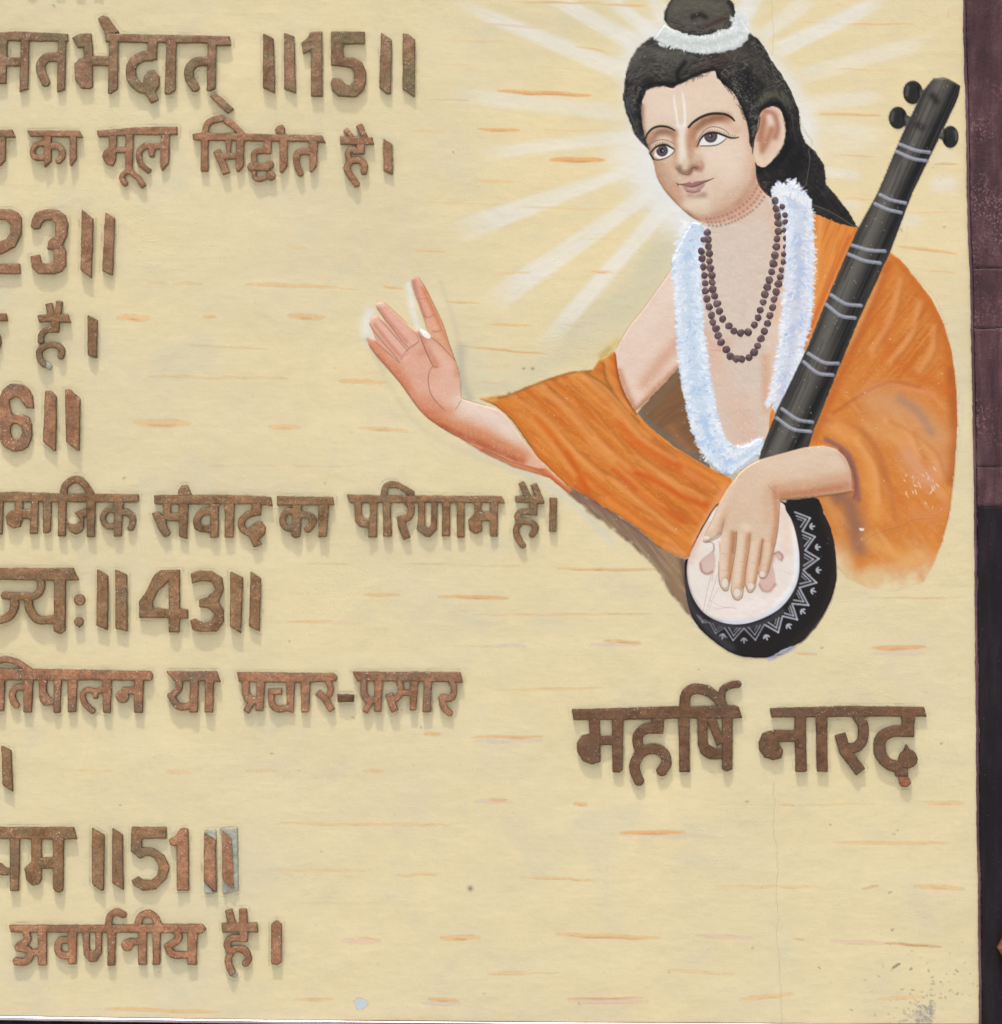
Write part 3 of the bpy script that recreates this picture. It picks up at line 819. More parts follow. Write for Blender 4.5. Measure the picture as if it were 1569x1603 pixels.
for p, w, a in ((((300, 720), (420, 680), (560, 690), (720, 610), (880, 560)), 3.2, .85), (((900, 600), (1000, 720), (1100, 850), (1150, 990), (1180, 1150)), 4, .8),
                (((640, 510), (580, 600), (600, 680)), 4, .8), (((1260, 900), (1330, 850), (1420, 860), (1470, 980), (1470, 1100)), 5, .9),
                (((1230, 1390), (1400, 1320), (1500, 1180)), 9, .8), (((1260, 700), (1160, 620), (1180, 780)), 9, .6),
                (((1380, 1560), (1500, 1450), (1560, 1300)), 12, .6), (((280, 760), (260, 900), (300, 1080)), 4, .7)):
    cv.glow(FA(*p), w, (20, 19, 20), a, mH)
hairs(FA((320, 720), (440, 700), (560, 700), (720, 640), (880, 580)), 1.6, 60, 9, [(40, 30, 40), (60, 50, 58)], (.6, 1.1), .7, None, .5)
hairs(FA((900, 620), (1000, 730), (1100, 880), (1150, 1020)), 1.4, 50, 9, K, (.6, 1.1), .7, None, .4)
cv.line(FA((1170, 1050), (1175, 1150), (1195, 1220), (1192, 1260)), 1.6, (40, 30, 28), .9, taper=.5)
cv.line(FA((1175, 1160), (1205, 1120), (1240, 1050), (1256, 960)), 1.6, (44, 36, 34), .9)
cv.glow(FA((1700, 1240), (1780, 1330), (1800, 1440)), 2.2, (84, 104, 106), .6, mH)
cv.glow(FB((1330, 50), (1400, 100), (1470, 190)), 2.0, (70, 78, 74), .6, mH)
cv.line(FB((1235, 170), (1340, 210), (1430, 260), (1490, 300), (1540, 322)), 1.2, (150, 146, 128), .6, tex=.5)
cv.line([(1253, 190), (1262, 208), (1272, 222), (1266, 236), (1268, 250), (1262, 290)], 1.0, (150, 144, 126), .55)
cv.line(FA((1345, 490), (1370, 620), (1440, 700)), .8, (140, 134, 120), .4)
for k in range(80):
    x, y = FA((R.gauss(1080, 70), R.gauss(720, 90)))[0]
    cv.line([(x, y), (x + R.uniform(-1, 1), y + R.uniform(-1.5, 1.5))], R.uniform(.6, 1.4), (170, 170, 164), .5, curve=False, clip=mH)
cv.glow(FA((560, 60), (700, 20), (900, 60)), 9, (92, 88, 74), .8, mBn)
cv.glow(FA((560, 150), (700, 200), (900, 190)), 8, (80, 76, 68), .7, mBn)
hairs(FA((500, 140), (620, 60), (800, 60), (980, 160)), 14, 240, 15, G1 + [(110, 104, 88)], (.6, 1.1), .5, mBn, .3)
hairs(FA((520, 190), (700, 250), (900, 230), (1030, 150)), 7, 120, 13, G1 + K, (.6, 1.2), .6, mBn, .25)
cv.glow(FA((700, 140), (760, 120), (810, 140)), 4, (32, 30, 28), .8, mBn)
cv.glow(FA((820, 215), (900, 180), (960, 150)), 3, (72, 52, 44), .9, mBn)
cv.glow(FA((1000, 20), (1040, 80), (1035, 180)), 4, (28, 28, 30), .8, mBn)
cv.glow(FA((480, 160), (490, 60), (530, 0)), 3, (36, 36, 38), .8, mBn)
cv.glow(FA((560, 250), (740, 295), (880, 270)), 3, (30, 28, 28), .8, mBn)

# ---- RAISED HAND -----------------------------------------------------
mHd = cv.mask(hand1, .8)
mLa = cv.mask(low_arm, 1.6, 1.0)
cv.fill(mLa, (210, 134, 92))
cv.glow(FC((150, 575), (330, 640), (500, 735), (600, 815)), 4, (196, 104, 62), .8, mLa)
cv.glow(FC((130, 585), (300, 650), (460, 690)), 3, (150, 96, 66), .6, mLa)
cv.fill(mHd, (219, 168, 138))
for p, w, c, a in (
    (((870, 1110), (1050, 1190), (1200, 1290), (1330, 1450)), 26, (222, 198, 176), .95),
    (((900, 1120), (1100, 1200), (1250, 1350)), 12, (228, 208, 190), .8),
    (((560, 1160), (760, 1280), (950, 1340), (1150, 1430), (1350, 1530)), 12, (206, 130, 84), .9),
    (((560, 1200), (760, 1330), (950, 1400), (1150, 1490), (1350, 1580)), 6, (192, 100, 58), .85),
    (((700, 1290), (900, 1390), (1120, 1490), (1300, 1570)), 3, (176, 84, 52), .6),
    (((110, 640), (240, 790), (360, 930), (470, 1090), (600, 1230)), 7, (196, 108, 72), .85),
    (((330, 850), (420, 980), (520, 1090), (640, 1190)), 12, (206, 124, 86), .8),
    (((430, 720), (520, 880), (540, 1010)), 20, (220, 164, 138), .8),
    (((650, 1000), (720, 900), (740, 800)), 16, (224, 174, 150), .8),
    (((820, 860), (800, 760), (700, 640), (620, 580)), 6, (206, 142, 106), .8),
    (((560, 1060), (680, 1160), (760, 1170)), 8, (212, 142, 104), .7),
    (((520, 700), (560, 640), (560, 560)), 7, (214, 142, 114), .6),
    # fingers
    (((200, 310), (300, 430), (400, 540), (470, 620)), 7, (226, 168, 150), .8),
    (((180, 330), (280, 460), (400, 600)), 3, (200, 128, 104), .7),
    (((150, 430), (250, 550), (340, 650), (400, 720)), 7, (226, 176, 156), .8),
    (((140, 460), (240, 590), (350, 720)), 3, (198, 124, 100), .7),
    (((110, 600), (200, 690), (300, 790)), 6, (214, 142, 104), .8),
    (((470, 100), (520, 230), (580, 400), (630, 520)), 7, (222, 158, 130), .9),
    (((540, 170), (620, 340), (700, 520), (760, 680)), 4.5, (204, 124, 78), .85),
    (((460, 110), (500, 250), (550, 400)), 3, (188, 118, 108), .7),
    (((640, 520), (700, 620), (760, 720)), 8, (218, 160, 118), .8),
    (((540, 560), (590, 680), (640, 790)), 6, (206, 130, 100), .8),
    (((600, 620), (700, 720), (760, 800)), 9, (226, 178, 154), .7),
):
    cv.glow(FH(*p), w, c, a, mHd)
grain(mHd, .8)
LNE = (128, 74, 60)
for p, w, a in (
    (((78, 580), (100, 640), (150, 710), (220, 790), (290, 870), (350, 940), (420, 1040), (500, 1150), (580, 1230), (680, 1300), (800, 1370), (950, 1430), (1100, 1490)), 1.7, .7),
    (((130, 588), (200, 650), (270, 710), (330, 765)), 1.3, .75), (((95, 450), (140, 520), (220, 620), (300, 710), (345, 775)), 1.6, .8),
    (((165, 400), (230, 470), (300, 550), (380, 640), (412, 680)), 1.5, .75), (((146, 298), (180, 360), (270, 470), (350, 580), (420, 655)), 1.6, .8),
    (((215, 278), (270, 325), (340, 390), (400, 450)), 1.2, .6), (((400, 470), (480, 540), (500, 590)), 1.2, .5),
    (((445, 90), (450, 150), (490, 270), (540, 410), (565, 500)), 1.6, .7), (((500, 75), (560, 170), (640, 330), (700, 460), (750, 620), (800, 760), (835, 880), (850, 1060)), 1.6, .75),
    (((495, 520), (530, 600), (570, 700), (620, 800), (660, 808)), 1.7, .9), (((620, 800), (590, 840), (578, 920), (600, 1030), (660, 1110), (720, 1170)), 1.5, .85),
    (((600, 565), (660, 610), (720, 670), (780, 735), (800, 760)), 1.4, .8), (((355, 750), (380, 700), (430, 650), (500, 600)), 1.3, .7),
    (((500, 245), (540, 250), (570, 240)), 1.0, .6), (((548, 395), (590, 400), (630, 375)), 1.2, .65), (((600, 520), (650, 518), (690, 505)), 1.2, .6),
    (((800, 1160), (825, 1120), (850, 1075)), 1.2, .7), (((850, 1065), (930, 1090), (1050, 1122)), 1.2, .6),
    (((430, 650), (470, 630), (510, 590)), 1.0, .5), (((380, 720), (420, 690)), 1.0, .5)):
    cv.line(FH(*p), w * .9, LNE, a * .8, soft=1.0, taper=.6)
cv.poly(FH((510, 500), (530, 496), (580, 530), (598, 555), (585, 575), (550, 565), (520, 530)), (240, 238, 232), .98, curve=True)
cv.glow(FH((150, 300), (175, 285), (200, 300)), 3.2, (232, 208, 186), .7, mHd)
cv.glow(FH((115, 410), (140, 400)), 3, (226, 206, 184), .7, mHd)

# ---- GARLANDS --------------------------------------------------------
gl_L = [(1083, 347), (1100, 349), (1101, 365), (1098, 398), (1098, 445), (1100, 492), (1105, 539), (1112, 586), (1121, 634), (1127, 662),
        (1134, 684), (1148, 698), (1165, 700), (1180, 692), (1195, 684), (1197, 700), (1190, 712), (1170, 726), (1156, 736), (1147, 746),
        (1128, 740), (1112, 726), (1100, 708), (1086, 682), (1076, 650), (1068, 610), (1061, 560), (1058, 500), (1055, 450), (1050, 410), (1064, 380)]
gl_R = [(1208, 296), (1217, 282), (1226, 290), (1240, 284), (1247, 296), (1262, 302), (1272, 318), (1270, 340), (1272, 362), (1275, 398), (1273, 440), (1271, 490),
        (1262, 535), (1250, 585), (1237, 615), (1226, 640), (1213, 646), (1209, 626), (1212, 590), (1220, 540), (1224, 500), (1228, 450), (1230, 400), (1229, 362),
        (1220, 330), (1209, 312)]
gl_H = FA((385, 318), (420, 260), (470, 190), (505, 225), (600, 262), (740, 300), (860, 282), (940, 240), (1000, 245), (1035, 200), (1050, 130), (1055, 50),
          (1080, 100), (1120, 190), (1165, 262), (1150, 330), (1085, 390), (950, 428), (820, 440), (700, 430), (560, 392), (450, 352))
PM['garland'] = np.clip(cv.mask(gl_L, .6, 2.4, 4) + cv.mask(gl_R, .6, 2.4, 4), 0, 1)
PM['hair_garland'] = cv.mask(gl_H, .6, 1.8, 3)
def garland(poly, axis, wid, n, base, cols, L, out=.75, dots=None):
    m = cv.mask(poly, 1.6, 2.6, 4, 12)
    cv.fill(m, base, .96)
    if dots:
        cv.fill(m * smooth((noise(X, Y, 13, 16, 0, 91, 2) - .5) * 5), dots, .5)
    ax = catmull(axis, 12)
    for k in range(n):
        i = R.randrange(0, len(ax) - 1)
        t = ax[i + 1] - ax[i]
        t = t / (math.hypot(*t) + 1e-9)
        nn = np.array([-t[1], t[0]])
        s = R.choice((-1, 1))
        r = R.betavariate(2.2, 1.3) * wid(i / len(ax))
        an = R.gauss(.5, .5)
        u = nn * s * math.cos(an) + t * math.sin(an)
        c = ax[i] + nn * s * r * .92 + t * R.uniform(-3, 3)
        l = L * R.uniform(.5, 1.2)
        c2 = c + u * l
        mid = (c + c2) / 2 + t * R.uniform(-1.2, 1.2)
        cv.line([tuple(c), tuple(mid), tuple(c2)], R.uniform(1.2, 2.9), R.choice(cols), out * R.uniform(.3, .95), taper=.8, soft=.65)
    for k in range(n // 4):
        i = R.randrange(0, len(ax) - 1)
        t = ax[i + 1] - ax[i]
        t = t / (math.hypot(*t) + 1e-9)
        nn = np.array([-t[1], t[0]])
        s = R.choice((-1, 1))
        an = R.gauss(.25, .45)
        u = nn * s * math.cos(an) + t * math.sin(an)
        c = ax[i] + nn * s * wid(i / len(ax)) * R.uniform(.72, .95)
        c2 = c + u * L * R.uniform(.4, 1.0)
        cv.line([tuple(c), tuple((c + c2) / 2 + t * R.uniform(-1, 1)), tuple(c2)], R.uniform(1.8, 3.2), R.choice(cols), R.uniform(.6, 1), taper=.85, soft=.6)
EDGE_P = 1
WH = [(226, 234, 238), (216, 228, 236), (236, 240, 240), (206, 222, 236), (228, 230, 236)]
garland(gl_L, [(1090, 352), (1076, 400), (1077, 450), (1080, 500), (1084, 550), (1091, 600), (1100, 648), (1112, 690), (1138, 722), (1168, 712), (1192, 696)],
        lambda t: 19 if t < .75 else 17 - 10 * (t - .75) * 4, 1500, (196, 214, 228), WH, 10, dots=(160, 190, 224))
garland(gl_R, [(1222, 296), (1246, 320), (1251, 360), (1253, 410), (1250, 460), (1245, 510), (1236, 560), (1226, 605), (1214, 640)],
        lambda t: 21 - 10 * max(0, t - .55) * 2, 1400, (200, 211, 226), WH[:4] + [(222, 228, 238)], 10, dots=(166, 186, 222))
garland(gl_H, FA((430, 300), (560, 330), (740, 365), (900, 345), (1040, 300), (1100, 230), (1075, 130)),
        lambda t: 11, 620, (206, 214, 208), [(224, 230, 226), (212, 220, 214), (232, 236, 232), (200, 210, 208)], 6)
for k in range(60):
    ax = R.choice([(1078, 470), (1082, 540), (1086, 380), (1094, 610), (1250, 400), (1246, 470), (1236, 540), (1140, 716), (1110, 680)])
    x, y = R.gauss(ax[0], 5), R.gauss(ax[1], 22)
    cv.line([(x, y), (x + R.uniform(1, 6), y + R.uniform(-5, 2))], R.uniform(1.2, 2.6), R.choice([(150, 182, 222), (132, 166, 214), (176, 196, 228)]), .6, taper=.6, clip=PM['garland'])
for an in range(14):       # open flower at the top of the right strand
    a_ = math.radians(an * 26 + 5)
    x, y = 1222, 300
    cv.line([(x, y), (x + math.cos(a_) * 7, y + math.sin(a_) * 7), (x + math.cos(a_) * 15, y + math.sin(a_) * 15)], 4.2, (228, 232, 234), .9, taper=.7)
for k in range(22):
    x, y = 1232 + k * 1.8, 296 + k * 1.0 + R.uniform(-4, 4)
    cv.line([(x, y + 8), (x + R.uniform(-3, 4), y - R.uniform(2, 8))], 3, (230, 233, 236), .9, taper=.7)

# ---- INSTRUMENT ------------------------------------------------------
neckp = [(1462, 122), (1484, 123), (1504, 134), (1501, 150), (1494, 166), (1468, 221), (1429, 301), (1393, 396), (1346, 497), (1312, 580), (1271, 682),
         (1266, 700), (1240, 706), (1188, 722), (1192, 705), (1216, 643), (1263, 546), (1300, 455), (1343, 358), (1375, 300), (1414, 207), (1446, 141)]
bowl = FD((755, 585), (770, 572), (850, 565), (960, 560), (1000, 650), (1045, 750), (1072, 880), (1081, 1000), (1080, 1080), (1050, 1190), (980, 1330), (880, 1450), (830, 1480), (760, 1530),
          (680, 1558), (600, 1562), (500, 1556), (420, 1530), (300, 1450), (200, 1350), (150, 1230), (130, 1100), (130, 960), (150, 935), (190, 840), (250, 720), (330, 600), (420, 560), (600, 540))
board = FD((740, 590), (765, 640), (800, 700), (830, 800), (847, 920), (842, 1050), (800, 1160), (720, 1255), (600, 1320), (480, 1350), (360, 1338),
           (250, 1280), (180, 1180), (146, 1060), (150, 950), (200, 830), (270, 700), (330, 610), (420, 560), (600, 540))
bowl = catmull(bowl, 4, True); board = catmull(board, 5, True)
PM['neck'] = cv.mask(neckp, .7)
PM['bowl'] = cv.mask(bowl, .7)
PM['soundboard'] = cv.mask(board, .7)
mNk = cv.mask(neckp, .9, .5)
cv.fill(mNk, (62, 60, 56))
ax_n = [(1482, 130), (1440, 215), (1400, 300), (1365, 380), (1320, 480), (1285, 570), (1240, 670), (1220, 712)]
cv.glow([(x - 8, y - 3) for x, y in ax_n], 12, (104, 101, 93), .85, mNk)
cv.glow([(x + 17, y + 7) for x, y in ax_n], 8, (20, 20, 22), .9, mNk)
cv.glow([(x - 22, y - 9) for x, y in ax_n], 3, (48, 48, 46), .6, mNk)
cv.fill(mNk * smooth((noise(X, Y, 80, 3, 114, 97, 2) - .5) * 4), (94, 90, 82), .35)
cv.fill(mNk * smooth((noise(X, Y, 60, 3, 114, 99, 2) - .52) * 4), (34, 33, 33), .35)
cv.glow([(1460, 150), (1466, 158)], 6, (34, 34, 32), .8, mNk)
cv.glow([(1436, 195), (1444, 200)], 6, (36, 36, 34), .7, mNk)
cv.line([(1462, 124), (1480, 122), (1500, 132)], 2, (90, 88, 76), .7)
for k in range(40):
    i = R.randrange(len(ax_n) - 1)
    q = R.random()
    x = ax_n[i][0] * (1 - q) + ax_n[i + 1][0] * q + R.uniform(-18, 18)
    y = ax_n[i][1] * (1 - q) + ax_n[i + 1][1] * q
    cv.line([(x, y), (x + 1, y + 1.5)], .9, (196, 194, 186), .6, curve=False, clip=mNk)
FR = [[(358, 118), (430, 138), (495, 142)], [(343, 155), (410, 182), (475, 192)], [(270, 325), (330, 362), (395, 370)], [(250, 365), (310, 412), (370, 422)],
      [(175, 570), (240, 608), (300, 612)], [(155, 605), (215, 652), (278, 660)], [(65, 802), (130, 846), (192, 857)], [(43, 840), (110, 886), (185, 897)]]
FR = [FE(*f) for f in FR] + [FN((828, 1045), (940, 1088), (1045, 1104)), FN((805, 1098), (920, 1148), (1025, 1166))] + \
     [[(1378, 305), (1395, 313), (1418, 318)], [(1370, 319), (1390, 328), (1411, 333)]]
mFr = np.zeros_like(mNk)
FRM = []
for f in FR:
    cv.line(f, 6.0, (150, 155, 166), .93, soft=.9, tex=.3)
    cv.line([(x, y - .8) for x, y in f], 1.4, (190, 195, 205), .7, soft=.8, tex=.3)
    m = np.zeros((cv.h, cv.w), np.float32)
    s = cv.box(f, 5)
    m[s] = (sd_stroke(catmull(f, 5), 5.6, X[s], Y[s]) < 0)
    FRM.append(m)

# pegs
PEG = [((923, 668), 15.5, 18.5, (985, 690)), ((815, 852), 14.5, 17.5, (890, 880)), ((1195, 990), 13, 17.5, (1130, 965))]
PEGM = []
for (c, rx, ry, st) in PEG:
    cx_, cy_ = FN(c)[0]
    sx_, sy_ = FN(st)[0]
    dd = np.hypot((X - cx_) / rx, (Y - cy_) / ry)
    side = 1 if sx_ > cx_ else -1
    dst, _ = d_line([(cx_ + side * 6, cy_ + side * 2), (sx_, sy_)], X, Y) if False else (None, None)
    s = cv.box([(cx_, cy_), (sx_, sy_)], 26)
    dl, _ = d_line([(cx_ + side * 6, cy_ + side * 2), (sx_, sy_)], X[s], Y[s])
    mm = np.zeros((cv.h, cv.w), np.float32)
    mm[s] = np.maximum(smooth(0.5 - (dd[s] - 1) * rx / 1.6), smooth(0.5 - (dl - 8.5) / 1.6))
    mm = mm * (1 - (PM['neck'] > .5))
    PEGM.append(mm)
    cv.fill(mm, (40, 40, 38))
    cv.glow([(cx_ + side * 4, cy_ + 2)], 7, (30, 30, 30), .8, mm)
    cv.glow([(cx_ + side * 13, cy_ + side * 3), (sx_, sy_)], 6.5, (86, 88, 74), .95, mm)
    cv.glow([(cx_ - side * 8, cy_ - 8), (cx_ - side * 10, cy_ + 4)], 3, (88, 88, 82), .8, mm)
    cv.glow([(cx_ + side * 8, cy_ - 8), (cx_ + side * 9, cy_ + 8)], 2.0, (14, 14, 14), .8, mm)

# bowl rim
mB = cv.mask(bowl, .8, .6)
cv.fill(mB, (30, 26, 26))
cv.glow(FD((990, 640), (1060, 860), (1070, 1040), (980, 1300), (800, 1480)), 6, (46, 40, 38), .6, mB)
cv.glow(FD((140, 1080), (170, 1240), (300, 1400), (420, 1500)), 7, (62, 60, 66), .8, mB)
cv.glow(FD((820, 720), (870, 900), (850, 1080), (780, 1200)), 5, (58, 54, 54), .55, mB)
cv.glow(FD((300, 1340), (480, 1375), (640, 1335), (740, 1270)), 5, (70, 70, 76), .7, mB)
OC = (176, 182, 188)
peaks = [(915, 685), (945, 802), (970, 940), (955, 1090), (905, 1232), (835, 1322), (715, 1402), (572, 1450), (432, 1452), (322, 1408), (240, 1340)]
vals = [(820, 648), (866, 768), (884, 888), (872, 1012), (848, 1122), (802, 1222), (742, 1300), (628, 1352), (500, 1376), (378, 1372), (285, 1340), (205, 1290)]
for i, pk in enumerate(peaks):
    a, b = vals[i], vals[i + 1]
    al = .92 if i < 7 else (.72 if i < 9 else .45)
    ww = 2.9 if i < 7 else 2.3
    cv.line(FD(a, pk), ww, OC, al, curve=False, tex=.2)
    cv.line(FD(pk, (pk[0] + (b[0] - pk[0]) * .92, pk[1] + (b[1] - pk[1]) * .92)), ww, OC, al, curve=False, tex=.2)
    mx, my = (a[0] + b[0]) / 2, (a[1] + b[1]) / 2
    def q(f, p):
        return (mx + (p[0] - mx) * f, my + (p[1] - my) * f)
    ip = (mx + (pk[0] - mx) * .62, my + (pk[1] - my) * .62)
    cv.line(FD(q(.62, a), ip), ww * .9, OC, al * .9, curve=False, tex=.2)
    cv.line(FD(ip, q(.55, b)), ww * .9, OC, al * .9, curve=False, tex=.2)
    cv.line(FD(q(.3, a), (mx + (pk[0] - mx) * .3, my + (pk[1] - my) * .3)), ww * .8, OC, al * .6, curve=False)
cx_o, cy_o = 480, 960
leafs = [(925, 738), (960, 868), (965, 1012), (932, 1142), (868, 1270), (780, 1362), (640, 1430), (500, 1450), (368, 1424)]
for i, (lx, ly) in enumerate(leafs):
    u = np.array([lx - cx_o, ly - cy_o], float)
    u /= math.hypot(*u)
    if i < 4:
        u = np.array([.95, -.1 if i < 3 else .25])
    al = .92 if i < 7 else .7
    for an in (-.75, 0, .75):
        v = np.array([u[0] * math.cos(an) - u[1] * math.sin(an), u[0] * math.sin(an) + u[1] * math.cos(an)])
        p0 = np.array([lx, ly]) - u * 16
        cv.line(FD(tuple(p0 + v * 4), tuple(p0 + v * (38 if an == 0 else 30))), 3.0, OC, al, taper=.6, curve=False)
cv.line(FD((415, 1530), (440, 1540), (490, 1560), (540, 1568)), 1.5, (210, 210, 200), .7, tex=.4)
cv.line(FD((200, 1365), (300, 1460), (400, 1530)), 1.2, (190, 184, 164), .6, tex=.5)
cv.line(FD((1078, 1080), (1060, 1180), (1000, 1290), (900, 1420), (850, 1470)), 1.1, (170, 160, 150), .7, tex=.5)
cv.poly(FD((690, 1545), (720, 1520), (770, 1500), (820, 1480), (832, 1500), (800, 1520), (760, 1535), (715, 1545), (690, 1575), (650, 1580), (640, 1562)), (184, 186, 200), .9, rough=1.4)
cv.poly(FD((170, 1340), (195, 1345), (205, 1365), (185, 1362)), (206, 208, 210), .8)
# sound board
mBd = cv.mask(board, .9)
cv.fill(mBd, (226, 218, 206))
cv.fill(mBd * smooth((noise(X, Y, 40, 16, 20, 111, 3) - .5) * 3), (220, 202, 188), .4)
cv.glow(FD((845, 900), (842, 1050), (795, 1160), (715, 1252), (600, 1318), (480, 1345), (360, 1335)), 4.5, (198, 208, 222), .9, mBd)
cv.glow(FD((800, 750), (825, 900), (820, 1040), (770, 1150), (690, 1230)), 4, (234, 232, 228), .8, mBd)
cv.glow(FD((360, 1336), (250, 1280), (180, 1180), (147, 1060), (150, 950), (200, 830)), 2.4, (188, 176, 178), .85, mBd)
cv.glow(FD((280, 720), (200, 860), (165, 960)), 5, (222, 184, 160), .6, mBd)
cv.glow(FD((300, 1200), (450, 1260), (600, 1220)), 14, (232, 222, 216), .6, mBd)
cv.glow(FD((740, 640), (770, 760), (760, 900)), 9, (226, 200, 180), .6, mBd)
for p, a in ((((300, 1020), (270, 1140), (245, 1270)), .55), (((340, 1020), (300, 1150), (262, 1275)), .5), (((345, 1120), (300, 1200), (280, 1270)), .4),
             (((280, 1200), (360, 1240), (450, 1252)), .4), (((330, 1255), (440, 1240)), .3), (((190, 1180), (230, 1240)), .3), (((310, 1000), (300, 1080)), .5)):
    cv.line(FD(*p), 1.1, (170, 146, 146), a)
SHC = (190, 156, 144)
for p, w in ((((310, 850), (312, 890), (280, 915), (245, 950)), 2.2),):
    cv.line(FD(*p), w, SHC, .8)
blob1 = FD((300, 890), (320, 930), (318, 1000), (290, 1035), (250, 1035), (222, 1000), (225, 960), (250, 930), (280, 915))
cv.poly(blob1, (206, 178, 166), .9, soft=1.3, curve=True)
cv.glow(FD((228, 970), (235, 1015), (270, 1036), (305, 1020)), 2, (160, 124, 116), .75)
cv.line(FD((265, 835), (300, 840), (312, 860), (305, 900)), 1.6, (168, 132, 124), .7)
blob2 = FD((690, 905), (720, 895), (745, 920), (742, 950), (715, 950), (700, 930), (680, 980), (695, 1040), (700, 1100), (670, 1145), (620, 1145), (592, 1110), (600, 1060), (640, 1040), (665, 990))
cv.poly(blob2, (206, 172, 158), .9, soft=1.2)
cv.glow(FD((596, 1100), (620, 1142), (665, 1142), (698, 1100)), 2, (176, 136, 124), .7)
cv.glow(FD((690, 910), (718, 897), (744, 925), (735, 950)), 1.8, (160, 120, 116), .7)

# ---- PLAYING HAND ----------------------------------------------------
mP = cv.mask(arm2, .8)
PM['hand2'] = cv.mask(arm2, .7)
cv.fill(mP, (217, 188, 156))
for p, w, c, a in (
    (((640, 350), (800, 320), (1000, 290), (1100, 320)), 20, (222, 196, 166), .9),
    (((740, 540), (900, 520), (1050, 500), (1170, 480)), 11, (190, 118, 78), .92),
    (((720, 490), (860, 480), (1020, 450), (1160, 420)), 9, (210, 160, 122), .7),
    (((1100, 270), (1165, 380), (1176, 500)), 4, (206, 158, 132), .7),
    (((690, 500), (700, 600), (705, 720), (680, 850)), 6, (198, 138, 96), .85),
    (((670, 480), (640, 560), (650, 700)), 8, (208, 164, 124), .5),
    (((450, 440), (400, 540), (350, 640), (300, 740)), 6, (224, 200, 172), .8),
    (((400, 640), (370, 700), (350, 780)), 6, (206, 158, 114), .7),
    (((370, 720), (335, 800), (270, 832)), 3, (170, 140, 116), .6),
    (((440, 560), (470, 700), (440, 800)), 18, (214, 184, 150), .7),
    (((430, 780), (420, 920), (405, 1080)), 4.5, (192, 126, 76), .85),
    (((375, 780), (365, 920), (365, 1060)), 5, (226, 200, 172), .8),
    (((445, 780), (430, 900)), 2.5, (164, 104, 62), .6),
    (((530, 790), (510, 950), (490, 1120)), 4.5, (196, 136, 90), .85),
    (((480, 800), (470, 950), (455, 1080)), 5, (226, 202, 176), .8),
    (((615, 830), (595, 960), (570, 1090)), 4, (192, 126, 80), .85),
    (((560, 850), (550, 960), (540, 1070)), 4.5, (226, 200, 172), .8),
    (((650, 850), (640, 940), (625, 1020)), 4.5, (222, 192, 158), .8),
    (((685, 850), (670, 930), (648, 1020)), 3, (192, 136, 96), .8),
    (((500, 740), (520, 745)), 6, (230, 210, 180), .7),
):
    cv.glow(FD(*p), w, c, a, mP)
grain(mP, .7)
L2 = (140, 100, 74)
for p, w, a in ((((340, 600), (322, 650), (290, 720), (262, 775), (245, 830)), 1.2, .55), (((455, 765), (450, 850), (430, 980), (410, 1080)), 1.5, .8),
                (((540, 780), (532, 880), (512, 1000), (505, 1100)), 1.5, .7), (((618, 815), (608, 900), (597, 980)), 1.5, .8),
                (((342, 960), (345, 1085), (370, 1137), (398, 1138), (412, 1090)), 1.3, .75), (((425, 1080), (420, 1135), (434, 1185), (462, 1200), (490, 1178), (498, 1110)), 1.3, .75),
                (((508, 1100), (528, 1148), (552, 1148), (577, 1110)), 1.3, .75), (((590, 1020), (602, 1058), (632, 1060), (655, 1020), (690, 880), (715, 740), (724, 590)), 1.3, .7),
                (((375, 690), (362, 760), (348, 800), (300, 826), (262, 838), (243, 832)), 1.2, .7), (((728, 572), (850, 560), (1000, 545), (1178, 517)), 1.4, .7),
                (((420, 470), (460, 410), (515, 362), (600, 318), (720, 285), (880, 242), (1000, 230)), 1.2, .45), (((1000, 230), (1080, 252), (1140, 310), (1172, 390), (1180, 500)), 1.8, .5),
                (((345, 830), (350, 900)), 1.1, .5), (((650, 480), (690, 520), (712, 560)), 1.2, .4)):
    cv.line(FD(*p), w, L2, a, soft=.8, taper=.4)
for c, rx, ry in (((380, 1092), 5.2, 7.8), ((456, 1152), 5.6, 7.2), ((543, 1112), 4.6, 5.6), ((614, 1036), 4.6, 5.4), ((268, 808), 5, 3.4)):
    x, y = FD(c)[0]
    d = np.hypot((X - x) / rx, (Y - y) / ry)
    cv.fill(smooth(.5 - (d - 1.12) * rx / 1.6), (156, 118, 92), .55)
    cv.fill(smooth(.5 - (d - 1) * rx / 1.6), (224, 212, 196), .95)
for yy, xs_ in ((955, (470, 500)), (905, (365, 400)), (960, (548, 575)), (975, (620, 650)), (1010, (360, 395))):
    cv.line(FD((xs_[0], yy), ((xs_[0] + xs_[1]) / 2, yy + 6), (xs_[1], yy)), 1, (188, 148, 118), .6)
cv.glow(FD((1105, 260), (1160, 330), (1195, 430), (1200, 520), (1190, 560)), 2.6, (120, 76, 72), .7, 1 - mP)

sk = (np.clip(mFace + mChest + mSh + mE, 0, 1) * PM['body'] * (1 - np.clip(PM['hair'] + PM['garland'] + PM['robe'] * (X > 1195) + PM['neck'] + PM['bowl'], 0, 1)))
sk = (sk + PM['hand2'] * .8 + mHd * .5)[..., None]
sk = np.clip(sk, 0, 1)
lum = (cv.rgb @ np.array([.3, .59, .11], np.float32))[..., None]
gr_ = cv.rgb * .84 + lum * .16 * np.array([1.0, .99, .97], np.float32)
cv.rgb = (cv.rgb * (1 - sk) + gr_ * .995 * sk).astype(np.float32)
rbm = (PM['robe'] * (1 - PM['hand2']) * (1 - PM['neck']) * (1 - PM['bowl']))[..., None]
cv.rgb = (cv.rgb * (1 - rbm * .03) + rbm * .03 * np.array([.86, .66, .46], np.float32)).astype(np.float32)
